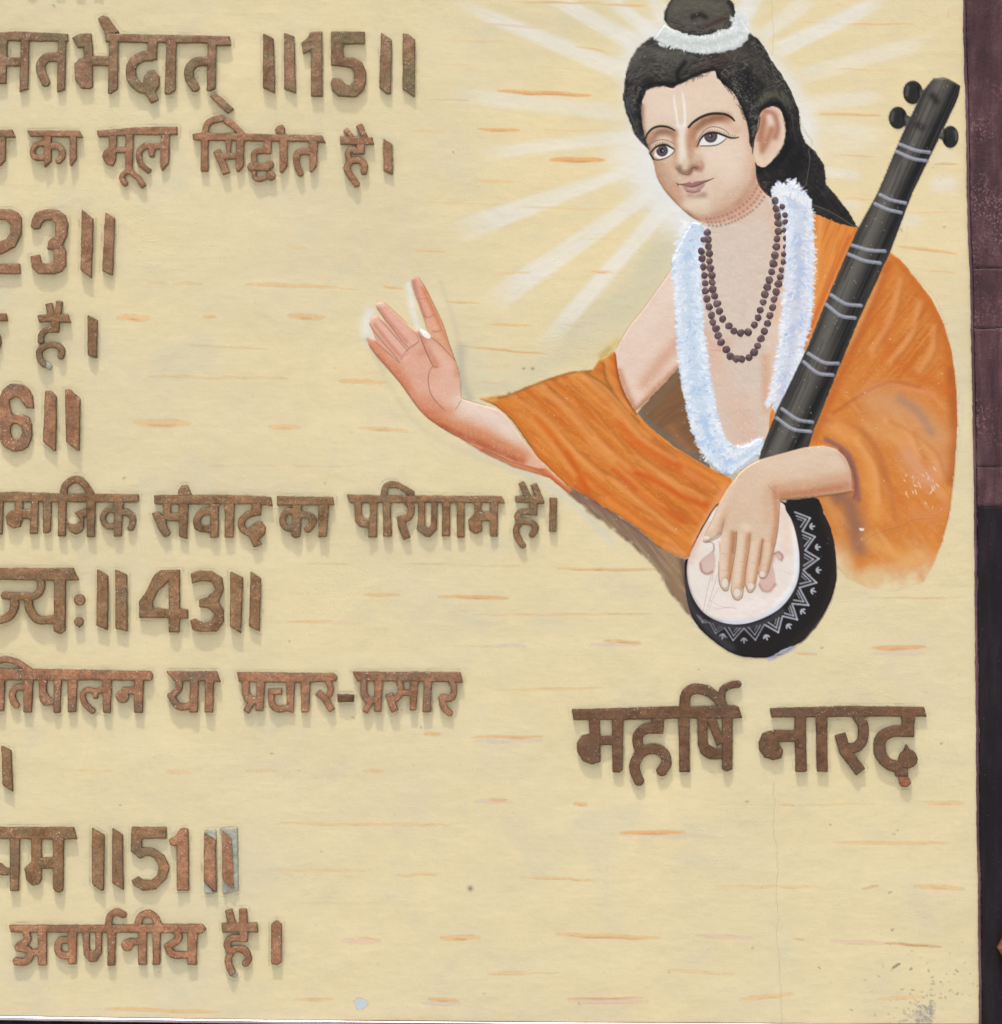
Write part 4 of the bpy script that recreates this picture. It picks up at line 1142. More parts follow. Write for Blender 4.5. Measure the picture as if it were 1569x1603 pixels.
# tiny flecks of plaster over all painted work
solid = (cv.a > .9)
for k in range(420):
    x, y = R.uniform(590, 1500), R.uniform(0, 1020)
    if not solid[int(y - cv.y0), int(x - cv.x0)]:
        continue
    cv.line([(x, y), (x + R.uniform(-1, 1), y + R.uniform(0, 1.6))], R.uniform(.6, 1.3), (236, 228, 212), R.uniform(.3, .8), curve=False)
cv.A = np.concatenate([cv.rgb, cv.a[..., None]], -1)
# ------------------------------------------------------------------ materials
KA = 0.90           # pigment reflectance scale: picture value -> albedo
def lin(c):
    c = np.asarray(c, float) / 255.0
    return np.where(c <= 0.04045, c / 12.92, ((c + 0.055) / 1.055) ** 2.4)
def alb(c):
    return tuple((lin(c) * KA).tolist()) + (1.0,)

def new_mat(name):
    m = bpy.data.materials.new(name)
    m.use_nodes = True
    nt = m.node_tree
    nt.nodes.clear()
    out = nt.nodes.new('ShaderNodeOutputMaterial')
    b = nt.nodes.new('ShaderNodeBsdfPrincipled')
    nt.links.new(b.outputs[0], out.inputs[0])
    return m, nt, b

def N(nt, kind, **kw):
    n = nt.nodes.new(kind)
    for k, v in kw.items():
        if k.startswith('i_'):
            n.inputs[k[2:].replace('_', ' ')].default_value = v
        else:
            setattr(n, k, v)
    return n

def tex_noise(nt, vec, scale, detail=3, rough=.55, dist=0.0):
    n = N(nt, 'ShaderNodeTexNoise')
    n.inputs['Scale'].default_value = scale
    n.inputs['Detail'].default_value = detail
    n.inputs['Roughness'].default_value = rough
    n.inputs['Distortion'].default_value = dist
    nt.links.new(vec, n.inputs['Vector'])
    return n.outputs['Fac']

def ramp(nt, fac, stops):
    r = N(nt, 'ShaderNodeValToRGB')
    e = r.color_ramp.elements
    while len(e) > 1:
        e.remove(e[0])
    e[0].position, e[0].color = stops[0][0], stops[0][1]
    for p, c in stops[1:]:
        k = e.new(p)
        k.color = c
    nt.links.new(fac, r.inputs[0])
    return r.outputs[0]

def g(v):
    return (v, v, v, 1)

def mixc(nt, fac, a, b, mode='MIX'):
    m = N(nt, 'ShaderNodeMix', data_type='RGBA', blend_type=mode)
    for sock, v in ((m.inputs[0], fac), (m.inputs[6], a), (m.inputs[7], b)):
        if isinstance(v, (int, float)):
            sock.default_value = v
        elif isinstance(v, tuple):
            sock.default_value = v
        else:
            nt.links.new(v, sock)
    return m.outputs[2]

def scaled(nt, sx, sy, sz, rot=0):
    tc = N(nt, 'ShaderNodeNewGeometry')
    mp = N(nt, 'ShaderNodeMapping')
    mp.inputs['Scale'].default_value = (sx, sy, sz)
    mp.inputs['Rotation'].default_value = (0, rot, 0)
    nt.links.new(tc.outputs['Position'], mp.inputs['Vector'])
    return mp.outputs[0]

def make_painted_plaster(name, rough=.62, relief=1.0):
    m, nt, b = new_mat(name)
    P = scaled(nt, 1, 1, 1)
    Ph = scaled(nt, .22, 1, 1)
    PV = scaled(nt, 1, 1, .3)
    n1 = tex_noise(nt, P, 3.2, 4, .6)
    n2 = tex_noise(nt, Ph, 14, 4, .6)
    n3 = tex_noise(nt, P, 9, 5, .62, .6)
    base = ramp(nt, n1, [(0.30, alb((227, 211, 164))), (0.5, alb((221, 207, 164))), (0.70, alb((214, 204, 168)))])
    base = mixc(nt, ramp(nt, n2, [(0.42, g(0)), (0.72, g(.55))]), base, alb((228, 215, 172)))
    base = mixc(nt, ramp(nt, n3, [(0.52, g(0)), (0.78, g(.5))]), base, alb((198, 196, 174)))
    # fine brush grain and faint dirt
    n4 = tex_noise(nt, Ph, 160, 3, .6)
    base = mixc(nt, ramp(nt, n4, [(0.35, g(.11)), (0.6, g(0))]), base, alb((190, 178, 138)))
    n5 = tex_noise(nt, P, 260, 2, .5)
    base = mixc(nt, ramp(nt, n5, [(0.66, g(0)), (0.76, g(.3))]), base, alb((176, 166, 136)))
    at = N(nt, 'ShaderNodeAttribute', attribute_name='paint')
    col = mixc(nt, at.outputs['Alpha'], base, at.outputs['Color'])
    # weave of tiny tone differences over everything
    n6 = tex_noise(nt, P, 420, 2, .6)
    col = mixc(nt, ramp(nt, n6, [(0.3, g(.10)), (0.5, g(0))]), col, mixc(nt, .5, col, g(0)))
    nt.links.new(col, b.inputs['Base Color'])
    b.inputs['Roughness'].default_value = rough
    b.inputs['Specular IOR Level'].default_value = .15
    rr = ramp(nt, tex_noise(nt, P, 30, 3), [(0.3, g(rough - .1)), (0.7, g(rough + .12))])
    nt.links.new(rr, b.inputs['Roughness'])
    # relief: trowel waves, brush marks, sparse wrinkles
    w1 = tex_noise(nt, P, 11, 3, .5)
    w2 = tex_noise(nt, Ph, 70, 4, .65)
    w3 = tex_noise(nt, P, 320, 3, .6)
    wr = tex_noise(nt, scaled(nt, .75, 1, 1.25), 24, 5, .7, 1.6)
    wrm = ramp(nt, tex_noise(nt, P, 4.1, 2, .5), [(0.56, g(0)), (0.72, g(1))])
    wrr = ramp(nt, wr, [(0.47, g(0)), (0.50, g(1)), (0.53, g(0))])
    wm = N(nt, 'ShaderNodeMath', operation='MULTIPLY')
    nt.links.new(wrm, wm.inputs[0]); nt.links.new(wrr, wm.inputs[1])
    last = None
    for src, dist, st in ((w1, .004 * relief, .5), (w2, .0005 * relief, .6), (w3, .00022 * relief, .7), (wm.outputs[0], .0006 * relief, .35)):
        bp = N(nt, 'ShaderNodeBump')
        bp.inputs['Strength'].default_value = st
        bp.inputs['Distance'].default_value = dist
        nt.links.new(src, bp.inputs['Height'])
        if last is not None:
            nt.links.new(last, bp.inputs['Normal'])
        last = bp.outputs[0]
    nt.links.new(last, b.inputs['Normal'])
    return m

MAT_WALL = make_painted_plaster('painted_plaster')
MAT_FIG = make_painted_plaster('mural_paint', .55, .8)

def make_letter_mat(name, cols, edge, glit=.5):
    """hand painted cement lettering with mica in the paint"""
    m, nt, b = new_mat(name)
    P = scaled(nt, 1, 1, 1)
    PS = scaled(nt, 1.6, 1, .6)
    oi = N(nt, 'ShaderNodeObjectInfo')
    n1 = tex_noise(nt, P, 26, 4, .6, .5)
    n2 = tex_noise(nt, PS, 90, 4, .65)
    base = ramp(nt, n1, [(0.30, alb(cols[0])), (0.48, alb(cols[1])), (0.64, alb(cols[2]))])
    base = mixc(nt, ramp(nt, n2, [(0.45, g(0)), (0.66, g(.9))]), base, alb(cols[3]))
    n3 = tex_noise(nt, P, 13, 3, .6)
    base = mixc(nt, ramp(nt, n3, [(0.5, g(0)), (0.66, g(.85))]), base, alb(cols[4]))
    n4 = tex_noise(nt, P, 420, 3, .7)
    base = mixc(nt, ramp(nt, n4, [(0.38, g(.6)), (0.5, g(0))]), base, alb(cols[0]))
    base = mixc(nt, ramp(nt, tex_noise(nt, PS, 240, 3, .7), [(0.56, g(0)), (0.66, g(.45))]), base, alb(cols[2]))
    dk = N(nt, 'ShaderNodeMix', data_type='RGBA', blend_type='MULTIPLY')
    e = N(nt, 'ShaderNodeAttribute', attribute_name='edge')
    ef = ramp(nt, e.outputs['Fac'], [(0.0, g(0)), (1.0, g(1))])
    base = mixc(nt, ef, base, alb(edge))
    # mica flakes, their sparkle painted in as pale dots
    v = N(nt, 'ShaderNodeTexVoronoi')
    v.inputs['Scale'].default_value = 430
    nt.links.new(P, v.inputs['Vector'])
    sep = N(nt, 'ShaderNodeSeparateColor')
    nt.links.new(v.outputs['Color'], sep.inputs[0])
    t1 = N(nt, 'ShaderNodeMath', operation='GREATER_THAN'); t1.inputs[1].default_value = .86
    nt.links.new(sep.outputs[0], t1.inputs[0])
    t2 = N(nt, 'ShaderNodeMath', operation='LESS_THAN'); t2.inputs[1].default_value = .28
    nt.links.new(v.outputs['Distance'], t2.inputs[0])
    t3 = N(nt, 'ShaderNodeMath', operation='MULTIPLY')
    nt.links.new(t1.outputs[0], t3.inputs[0]); nt.links.new(t2.outputs[0], t3.inputs[1])
    zone = ramp(nt, tex_noise(nt, P, 20, 2), [(0.42, g(0)), (0.6, g(1))])
    t4 = N(nt, 'ShaderNodeMath', operation='MULTIPLY')
    nt.links.new(t3.outputs[0], t4.inputs[0]); nt.links.new(zone, t4.inputs[1])
    t5 = N(nt, 'ShaderNodeMath', operation='MULTIPLY'); t5.inputs[1].default_value = glit
    nt.links.new(t4.outputs[0], t5.inputs[0])
    base = mixc(nt, t5.outputs[0], base, alb((236, 222, 212)))
    nt.links.new(base, b.inputs['Base Color'])
    rg = ramp(nt, t4.outputs[0], [(0, g(.55)), (1, g(.18))])
    nt.links.new(rg, b.inputs['Roughness'])
    b.inputs['Specular IOR Level'].default_value = .25
    last = None
    for src, dist, st in ((tex_noise(nt, P, 45, 3), .0035, .6), (tex_noise(nt, PS, 170, 4, .65), .0009, .8), (n4, .0004, .7)):
        bp = N(nt, 'ShaderNodeBump')
        bp.inputs['Strength'].default_value = st
        bp.inputs['Distance'].default_value = dist
        nt.links.new(src, bp.inputs['Height'])
        if last is not None:
            nt.links.new(last, bp.inputs['Normal'])
        last = bp.outputs[0]
    nt.links.new(last, b.inputs['Normal'])
    return m

LM = {
    'grey':   make_letter_mat('umber_letter_paint', [(106, 77, 51), (144, 108, 79), (170, 133, 101), (136, 119, 89), (114, 107, 75)], (80, 63, 43), .8),
    'pink':   make_letter_mat('rose_brown_letter_paint', [(118, 83, 55), (158, 115, 83), (180, 135, 101), (142, 113, 83), (120, 103, 73)], (90, 63, 41), .9),
    'copper': make_letter_mat('copper_letter_paint', [(120, 81, 53), (162, 114, 81), (190, 139, 101), (138, 109, 85), (110, 97, 79)], (78, 51, 30), 1.0),
    'umber':  make_letter_mat('brown_letter_paint', [(102, 73, 45), (144, 107, 71), (170, 129, 89), (134, 113, 83), (120, 103, 79)], (74, 55, 35), .8),
    'dark':   make_letter_mat('dark_bronze_letter_paint', [(84, 58, 38), (113, 80, 54), (130, 94, 64), (110, 85, 64), (98, 80, 62)], (62, 44, 32), .6),
    'orange': make_letter_mat('orange_letter_paint', [(128, 80, 52), (148, 92, 60), (160, 102, 70), (138, 88, 60), (126, 84, 60)], (96, 54, 36), .1),
    'cement': make_letter_mat('bare_grey_cement', [(152, 154, 138), (170, 172, 154), (180, 182, 162), (162, 164, 148), (150, 148, 130)], (120, 122, 112), 0),
}

# ------------------------------------------------------------------ mesh building
def to_world(x, y, h):
    return np.stack([(x - CX) * MM, -h * MM, ZC + (CY - y) * MM], -1)

def mesh_obj(name, co, quads, mat, parent=None, tris=None, attr=None, scalar=None, nsharp=None):
    me = bpy.data.meshes.new(name)
    nq = len(quads)
    nt_ = 0 if tris is None else len(tris)
    me.vertices.add(len(co))
    me.vertices.foreach_set('co', np.ascontiguousarray(co, np.float32).ravel())
    loops = quads.ravel() if nt_ == 0 else np.concatenate([quads.ravel(), tris.ravel()])
    me.loops.add(len(loops))
    me.loops.foreach_set('vertex_index', loops.astype(np.int32))
    st = np.arange(nq) * 4
    tot = np.full(nq, 4)
    if nt_:
        st = np.concatenate([st, nq * 4 + np.arange(nt_) * 3])
        tot = np.concatenate([tot, np.full(nt_, 3)])
    me.polygons.add(len(st))
    me.polygons.foreach_set('loop_start', st.astype(np.int32))
    me.polygons.foreach_set('use_smooth', np.ones(len(st), bool))
    me.update(calc_edges=True)
    me.validate()
    if attr is not None:
        a = me.color_attributes.new('paint', 'FLOAT_COLOR', 'POINT')
        a.data.foreach_set('color', np.ascontiguousarray(attr, np.float32).ravel())
    if scalar is not None:
        a = me.attributes.new('edge', 'FLOAT', 'POINT')
        a.data.foreach_set('value', np.ascontiguousarray(scalar, np.float32))
    me.materials.append(mat)
    o = bpy.data.objects.new(name, me)
    COL.objects.link(o)
    if parent is not None:
        o.parent = parent
        o.matrix_parent_inverse = parent.matrix_basis.inverted()
    return o

def field_mesh(name, VX, VY, H, cells, union, mat, parent=None, depth=-1.0, paint=None, edge=None):
    """top sheet made of the chosen grid cells plus side walls where the union ends.
    VX,VY,H (n,m) vertex arrays; cells,union (n-1,m-1) booleans"""
    n, m = VX.shape
    idx = np.arange(n * m).reshape(n, m)
    r, c = np.nonzero(cells)
    if len(r) == 0:
        return None
    # image y runs down: order so that the face looks to -Y (towards the viewer)
    q = np.stack([idx[r, c], idx[r + 1, c], idx[r + 1, c + 1], idx[r, c + 1]], 1)
    used, inv = np.unique(q.ravel(), return_inverse=True)
    q = inv.reshape(-1, 4)
    x, y, h = VX.ravel()[used], VY.ravel()[used], H.ravel()[used]
    back = np.full(n * m, -1)
    back[used] = np.arange(len(used))
    up = np.pad(union, 1)
    walls = []
    cc = (r, c)
    e_top = ~up[r, c + 1]
    e_bot = ~up[r + 2, c + 1]
    e_lef = ~up[r + 1, c]
    e_rig = ~up[r + 1, c + 2]
    for msk, a, b in ((e_top, (0, 1), (0, 0)), (e_bot, (1, 0), (1, 1)), (e_lef, (0, 0), (1, 0)), (e_rig, (1, 1), (0, 1))):
        rr, c2 = r[msk], c[msk]
        walls.append(np.stack([back[idx[rr + a[0], c2 + a[1]]], back[idx[rr + b[0], c2 + b[1]]]], 1))
    w = np.concatenate(walls)
    sc = None if edge is None else edge.ravel()[used]
    pa = paint
    if pa is not None:
        pa = cv.sample(x, y)
        pa = np.concatenate([lin(pa[:, :3] * 255) * KA, pa[:, 3:]], 1)
    if len(w):
        wu, wi = np.unique(w.ravel(), return_inverse=True)
        wi = wi.reshape(-1, 2)
        k0 = len(x)
        k1 = k0 + len(wu)
        x = np.concatenate([x, x[wu], x[wu]])
        y = np.concatenate([y, y[wu], y[wu]])
        h = np.concatenate([h, h[wu], np.full(len(wu), depth)])
        wq = np.stack([k0 + wi[:, 0], k0 + wi[:, 1], k1 + wi[:, 1], k1 + wi[:, 0]], 1)[:, ::-1]
        q = np.concatenate([q, wq])
        if sc is not None:
            sc = np.concatenate([sc, np.ones(len(wu)) * .9, np.ones(len(wu)) * .9])  # side walls take the dark edge colour as painted shade
        if pa is not None:
            pa = np.concatenate([pa, pa[wu], pa[wu]])
    return mesh_obj(name, to_world(x, y, h), q, mat, parent, attr=pa, scalar=sc)

def set_props(o, label=None, category=None, group=None, kind=None):
    if label: o['label'] = label
    if category: o['category'] = category
    if group: o['group'] = group
    if kind: o['kind'] = kind
    return o

def empty(name, x, y, h=0.0):
    o = bpy.data.objects.new(name, None)
    o.empty_display_size = .03
    COL.objects.link(o)
    o.location = Vector(to_world(np.array(x, float), np.array(y, float), h).tolist())
    return o

# ------------------------------------------------------------------ unseen ground, added to bounce light up onto the wall
mg, nt, b = new_mat('pale_concrete')
Pg = scaled(nt, 1, 1, 1)
nt.links.new(ramp(nt, tex_noise(nt, Pg, 1.2, 5), [(0.3, (.36, .34, .30, 1)), (0.7, (.46, .44, .40, 1))]), b.inputs['Base Color'])
b.inputs['Roughness'].default_value = .9
me = bpy.data.meshes.new('ground')
me.from_pydata([(-60, -60, 0), (60, -60, 0), (60, 60, 0), (-60, 60, 0)], [], [(0, 1, 2, 3)])
me.materials.append(mg)
gr = bpy.data.objects.new('ground', me)
COL.objects.link(gr)
gr['kind'] = 'structure'

# ------------------------------------------------------------------ raised lettering
LH = 6.0            # how far the letters stand off the wall, mm
def S(w, *p): return ('S', w, p)
def C(w, *p): return ('C', w, p)
def P(*p): return ('P', p)
def Dk(x, y, r): return ('D', (x, y, r))
def Ho(*p): return ('H', p)

def op_sd(op, T, sc, X, Y):
    k = op[0]
    if k == 'P':
        return sd_poly(T(*op[1]), X, Y)
    if k == 'S':
        return sd_stroke(T(*op[2]), op[1] / sc, X, Y)
    if k == 'C':
        return sd_stroke(catmull(T(*op[2]), 6), op[1] / sc, X, Y)
    if k == 'D':
        x, y = T(op[1][:2])[0]
        return np.hypot(X - x, Y - y) - op[1][2] / sc

def pts_of(op, T, sc):
    if op[0] == 'D':
        x, y = T(op[1][:2])[0]
        r = op[1][2] / sc
        return [(x - r, y - r), (x + r, y + r)]
    if op[0] in 'PH':
        return T(*op[1])
    w = op[1] / sc
    return [(x + s * w, y + s * w) for x, y in T(*op[2]) for s in (-.6, .6)]

def build_word(name, label, cat, group, mat, T, sc, parts, h=LH, seed=0, step=1.2):
    """parts: list of (part name, [ops], material or None); a single part becomes one mesh"""
    allp = np.array([q for _, ops, *_ in parts for op in ops for q in pts_of(op, T, sc)])
    x0, y0 = allp.min(0) - 4
    x1, y1 = allp.max(0) + 4
    VX, VY = np.meshgrid(np.arange(x0, x1, step), np.arange(y0, y1, step))
    wob = (noise(VX, VY, 18, 18, 0, 300 + seed, 2) - .5) * .9 + (noise(VX, VY, 2.6, 2.6, 0, 320 + seed, 1) - .5) * .6
    ds = []
    for _, ops, *_ in parts:
        d = np.full(VX.shape, 1e9)
        for op in ops:
            if op[0] != 'H':
                d = np.minimum(d, op_sd(op, T, sc, VX, VY))
        for op in ops:
            if op[0] == 'H':
                d = np.maximum(d, -sd_poly(T(*op[1]), VX, VY))
        ds.append(d + wob - .1)
    U = np.minimum.reduce(ds)
    for i, pt in enumerate(parts):
        if len(pt) > 3 and pt[3] and pt[0].startswith('cement'):
            top = np.minimum.reduce([d for j, d in enumerate(ds) if j != i])
            ds[i] = np.maximum(ds[i], -top)
    # cutting-in brush marks and grime left on the plaster round the letters
    s = cv.box([(x0 - 0, y0), (x1, y1)], 0)
    if s is not None:
        xx, yy = cv.X[s], cv.Y[s]
        u = np.clip((xx - VX[0, 0]) / step, 0, VX.shape[1] - 1.01)
        v = np.clip((yy - VY[0, 0]) / step, 0, VX.shape[0] - 1.01)
        iu, iv = u.astype(int), v.astype(int)
        fu, fv = u - iu, v - iv
        UU = (U[iv, iu] * (1 - fu) + U[iv, iu + 1] * fu) * (1 - fv) + (U[iv + 1, iu] * (1 - fu) + U[iv + 1, iu + 1] * fu) * fv
        inside = (xx > x0) & (xx < x1) & (yy > y0) & (yy < y1)
        n1 = noise(xx, yy, 12, 12, 0, 700 + seed, 2)
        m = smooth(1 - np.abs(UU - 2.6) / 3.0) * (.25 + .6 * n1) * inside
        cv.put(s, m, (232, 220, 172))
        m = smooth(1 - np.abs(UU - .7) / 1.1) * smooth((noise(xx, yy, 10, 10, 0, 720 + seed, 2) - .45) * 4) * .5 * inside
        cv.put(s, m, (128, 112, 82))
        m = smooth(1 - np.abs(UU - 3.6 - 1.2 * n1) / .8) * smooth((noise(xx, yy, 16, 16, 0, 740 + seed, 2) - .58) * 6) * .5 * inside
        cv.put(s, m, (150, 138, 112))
    gy, gx = np.gradient(U, step)
    gl = np.maximum(np.hypot(gx, gy), .3)
    near = (U > -.45 * step) & (U < .75 * step)
    VX2 = np.where(near, VX - U * gx / gl ** 2, VX)
    VY2 = np.where(near, VY - U * gy / gl ** 2, VY)
    vin = U < .75 * step
    cells = vin[:-1, :-1] & vin[1:, :-1] & vin[:-1, 1:] & vin[1:, 1:]
    mn = (U[:-1, :-1] + U[1:, :-1] + U[:-1, 1:] + U[1:, 1:]) / 4
    cells &= mn < .12 * step
    dpt = np.clip(-U, 0, 20)
    H = h - .8 * (1 - np.clip(dpt / 2.4, 0, 1)) ** 2 + (noise(VX, VY, 16, 16, 0, 340 + seed, 2) - .5) * 2.2 + (noise(VX, VY, 4, 4, 0, 345 + seed, 2) - .5) * .8
    H = H + (seed * 37 % 7 - 3) * .25
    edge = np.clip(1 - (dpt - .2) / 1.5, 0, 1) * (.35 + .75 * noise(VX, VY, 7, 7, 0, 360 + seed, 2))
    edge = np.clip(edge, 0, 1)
    cx = (VX[:-1, :-1] + VX[1:, 1:]) / 2
    lab = np.argmin(np.stack([(d[:-1, :-1] + d[1:, 1:]) / 2 - (2.0 if parts[i][0] == 'headline' else 0) for i, d in enumerate(ds)]), 0)
    if len(parts) == 1:
        hh = h if len(parts[0]) < 4 else parts[0][3]
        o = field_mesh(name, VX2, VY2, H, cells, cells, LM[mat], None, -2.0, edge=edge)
        return set_props(o, label, cat, group)
    root = empty(name, (x0 + x1) / 2, y1 - 4)
    set_props(root, label, cat, group)
    bpy.context.view_layer.update()
    for i, pt in enumerate(parts):
        m_ = LM[pt[2]] if len(pt) > 2 and pt[2] else LM[mat]
        low = pt[3] if len(pt) > 3 else 0
        c = cells & (lab == i)
        if low:
            field_mesh(pt[0], VX2, VY2, H - low, c, c, m_, root, -2.0, edge=edge * .4)
        else:
            uni = cells & ~np.isin(lab, [j for j, p_ in enumerate(parts) if len(p_) > 3 and p_[3]])
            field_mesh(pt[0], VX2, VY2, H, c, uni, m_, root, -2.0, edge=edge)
    return root

WORDS = []
def W(label, mat, T3, *parts, name='raised_word', cat='lettering', group=None):
    WORDS.append((name, label, cat, group, mat, T3, list(parts)))
GW, GB, GD = 'raised words fixed to the wall', 'slanted bars marking the ends of verses', 'raised digits of the verse numbers'
def word(label, mat, T3, *parts):
    W(label, mat, T3, *parts, name='raised_word', cat='word', group=GW)
def bar(label, mat, T3, ops, *extra):
    W(label, mat, T3, ('bar', ops), *extra, name='verse_bar', cat='bar', group=GB)
def digit(label, mat, T3, ops):
    W(label, mat, T3, ('digit', ops), name='raised_digit', cat='digit', group=GD)
HL = 'headline'
L_ = 'letter'

t = (0, 0, 4.0025)
word('brown lettering cut off by the upper edge, only its shadow showing above the word मतभेदात्', 'grey', t,
     (HL, [P((-60, -430), (660, -425), (660, -370), (-60, -375))]),
     (L_, [P((-40, -375), (12, -375), (12, -72), (-40, -72))]), (L_, [P((165, -375), (225, -375), (225, -66), (165, -68))]),
     (L_, [P((345, -375), (400, -375), (400, -70), (345, -68))]), (L_, [P((470, -375), (526, -375), (526, -66), (470, -66))]),
     (L_, [P((584, -375), (640, -375), (640, -58), (584, -54))]))
word('large grey brown word मतभेदात् at the left end of the top line', 'grey', t,
     (HL, [P((-40, 210), (120, 200), (430, 215), (430, 262), (-40, 256)), P((660, 205), (740, 215), (1440, 230), (1450, 285), (1380, 290), (1290, 272), (665, 266))]),
     (L_, [P((-40, 230), (50, 240), (40, 525), (-40, 525)), P((20, 362), (140, 362), (140, 416), (20, 416)), P((135, 240), (185, 250), (178, 560), (125, 578))]),
     (L_, [P((368, 220), (418, 225), (410, 565), (360, 582)), C(56, (375, 362), (300, 362), (262, 400), (260, 450), (295, 530))]),
     (L_, [P((455, 240), (500, 215), (575, 212), (583, 290), (583, 545), (565, 558), (510, 555), (472, 500), (470, 400), (500, 372), (530, 365), (528, 300), (490, 300)),
           P((575, 355), (690, 355), (690, 416), (575, 410)), P((688, 240), (745, 240), (740, 560), (695, 590), (680, 585)),
           P((618, 118), (650, 98), (680, 110), (750, 205), (660, 215))]),
     (L_, [P((930, 260), (988, 260), (985, 378), (930, 372)), C(62, (960, 352), (880, 362), (830, 410), (828, 490), (875, 545), (940, 560)),
           P((905, 480), (930, 445), (965, 440), (1000, 480), (1000, 540), (975, 578), (930, 580), (900, 550)), P((912, 590), (970, 570), (996, 628), (950, 652)),
           P((900, 500), (900, 580), (950, 600), (975, 575), (930, 500))]),
     (L_, [P((1048, 225), (1108, 225), (1100, 565), (1065, 592), (1035, 590))]),
     (L_, [P((1305, 255), (1360, 260), (1350, 555), (1320, 572), (1298, 565)), C(56, (1310, 385), (1235, 390), (1190, 430), (1190, 490), (1230, 560))]))
word('small loose slanting stroke below the end of the top line', 'grey', t,
     ('stroke', [P((1345, 580), (1400, 620), (1468, 685), (1430, 715), (1380, 670), (1316, 605))]))
t = (380, 30, 4.0025)
bar('leftmost of the two slanted bars before the digits 15', 'grey', t, [P((130, 90), (195, 125), (202, 465), (130, 430))])
bar('slanted bar directly left of the digit 1 in the top line', 'grey', t, [P((262, 90), (325, 110), (335, 468), (262, 437))])
digit('tall digit 1 of the number 15 in the top line', 'grey', t, [P((425, 82), (498, 82), (502, 485), (430, 485), (430, 195), (380, 222), (370, 150), (408, 120))])
digit('broad digit 5 of the number 15 in the top line', 'grey', t, [P((557, 82), (765, 82), (765, 158), (632, 158), (632, 245), (700, 245), (752, 275), (775, 330), (772, 400), (755, 450), (710, 490), (600, 485), (560, 445), (552, 400), (565, 372), (615, 375), (640, 405), (672, 418), (698, 395), (700, 340), (685, 310), (640, 300), (555, 290))])
bar('slanted bar directly right of the digit 5 in the top line', 'grey', t, [P((868, 85), (935, 130), (930, 470), (905, 472), (857, 432))])
bar('rightmost slanted bar of the top line', 'grey', t, [P((1005, 92), (1040, 95), (1082, 130), (1078, 488), (1003, 442))])

t = (0, 180, 4.903)
word('fragment of a word cut by the left edge before the word का in the second line', 'pink', t,
     (HL, [P((-60, 118), (100, 115), (122, 174), (-60, 172))]), (L_, [P((-60, 172), (48, 172), (45, 352), (10, 392), (-60, 392))]))
word('small rose brown word का in the second line', 'pink', t,
     (HL, [P((210, 122), (612, 124), (640, 175), (238, 166))]),
     (L_, [P((343, 165), (397, 165), (397, 360), (345, 407)), C(40, (350, 222), (290, 228), (254, 275), (270, 325), (350, 333)), C(44, (390, 240), (450, 243), (483, 290), (474, 330), (448, 362))]),
     (L_, [P((543, 165), (592, 170), (590, 340), (550, 392), (540, 380))]))
word('word मूल with hooked foot in the second line', 'pink', t,
     (HL, [P((746, 122), (900, 112), (1040, 98), (1362, 90), (1365, 154), (1030, 154), (762, 172))]),
     (L_, [P((840, 165), (900, 160), (893, 350), (868, 395), (820, 378), (788, 320), (800, 275), (840, 250)), P((885, 252), (975, 252), (975, 292), (885, 292)), P((968, 150), (1027, 152), (1020, 432), (965, 425)),
           C(38, (1010, 438), (960, 445), (938, 485), (968, 535)), S(44, (1010, 440), (1065, 485), (1108, 552))]),
     (L_, [P((1238, 150), (1305, 150), (1298, 375), (1248, 427), (1236, 400)), C(44, (1245, 238), (1180, 245), (1120, 238), (1072, 290), (1082, 375), (1152, 435)), P((1143, 250), (1195, 250), (1182, 325), (1150, 322))]))
t = (300, 180, 4.903)
word('long word सिद्धांत with a dot on its headline in the second line', 'pink', t,
     (HL, [P((10, 150), (90, 138), (600, 150), (1005, 158), (1032, 218), (950, 208), (400, 202), (60, 196), (15, 190))]),
     (L_, [P((78, 135), (132, 135), (130, 434), (72, 434)), C(50, (105, 150), (122, 75), (175, 40), (245, 28)), C(48, (262, 45), (330, 90), (392, 155)),
           P((262, 195), (308, 195), (300, 320), (275, 320)), P((215, 298), (355, 296), (355, 338), (215, 342)), S(56, (195, 275), (232, 360), (270, 452)), P((345, 140), (405, 140), (403, 395), (365, 438), (345, 432))]),
     (L_, [P((555, 195), (616, 195), (612, 300), (560, 300)), C(46, (600, 277), (520, 277), (482, 300), (485, 372)), S(56, (450, 395), (600, 405)), Dk(462, 400, 32), Dk(600, 382, 35), Dk(612, 468, 34),
           C(32, (480, 440), (490, 485), (530, 498), (575, 480)), Ho((505, 440), (530, 425), (555, 440), (545, 465), (518, 468))]),
     (L_, [P((680, 150), (740, 150), (735, 395), (700, 446), (678, 440)), P((640, 118), (660, 85), (700, 78), (720, 105), (718, 160), (668, 150)) ]),
     (L_, [P((905, 200), (970, 205), (962, 395), (925, 440), (908, 437)), C(48, (915, 285), (835, 285), (805, 330), (815, 400), (842, 458))]))
word('short word है near the right end of the second line', 'pink', t,
     (HL, [P((1143, 165), (1390, 172), (1402, 230), (1143, 228))]),
     (L_, [S(38, (1178, 112), (1240, 180)), S(50, (1285, 78), (1335, 180)), P((1268, 225), (1330, 225), (1328, 302), (1240, 302), (1240, 262), (1268, 262)),
           C(42, (1262, 275), (1225, 270), (1198, 300), (1210, 350)), C(48, (1322, 445), (1330, 385), (1290, 352), (1225, 360), (1192, 405), (1215, 460), (1276, 542))]))
bar('single slanted bar ending the second line', 'pink', t, [P((1473, 182), (1543, 228), (1545, 462), (1473, 430))])

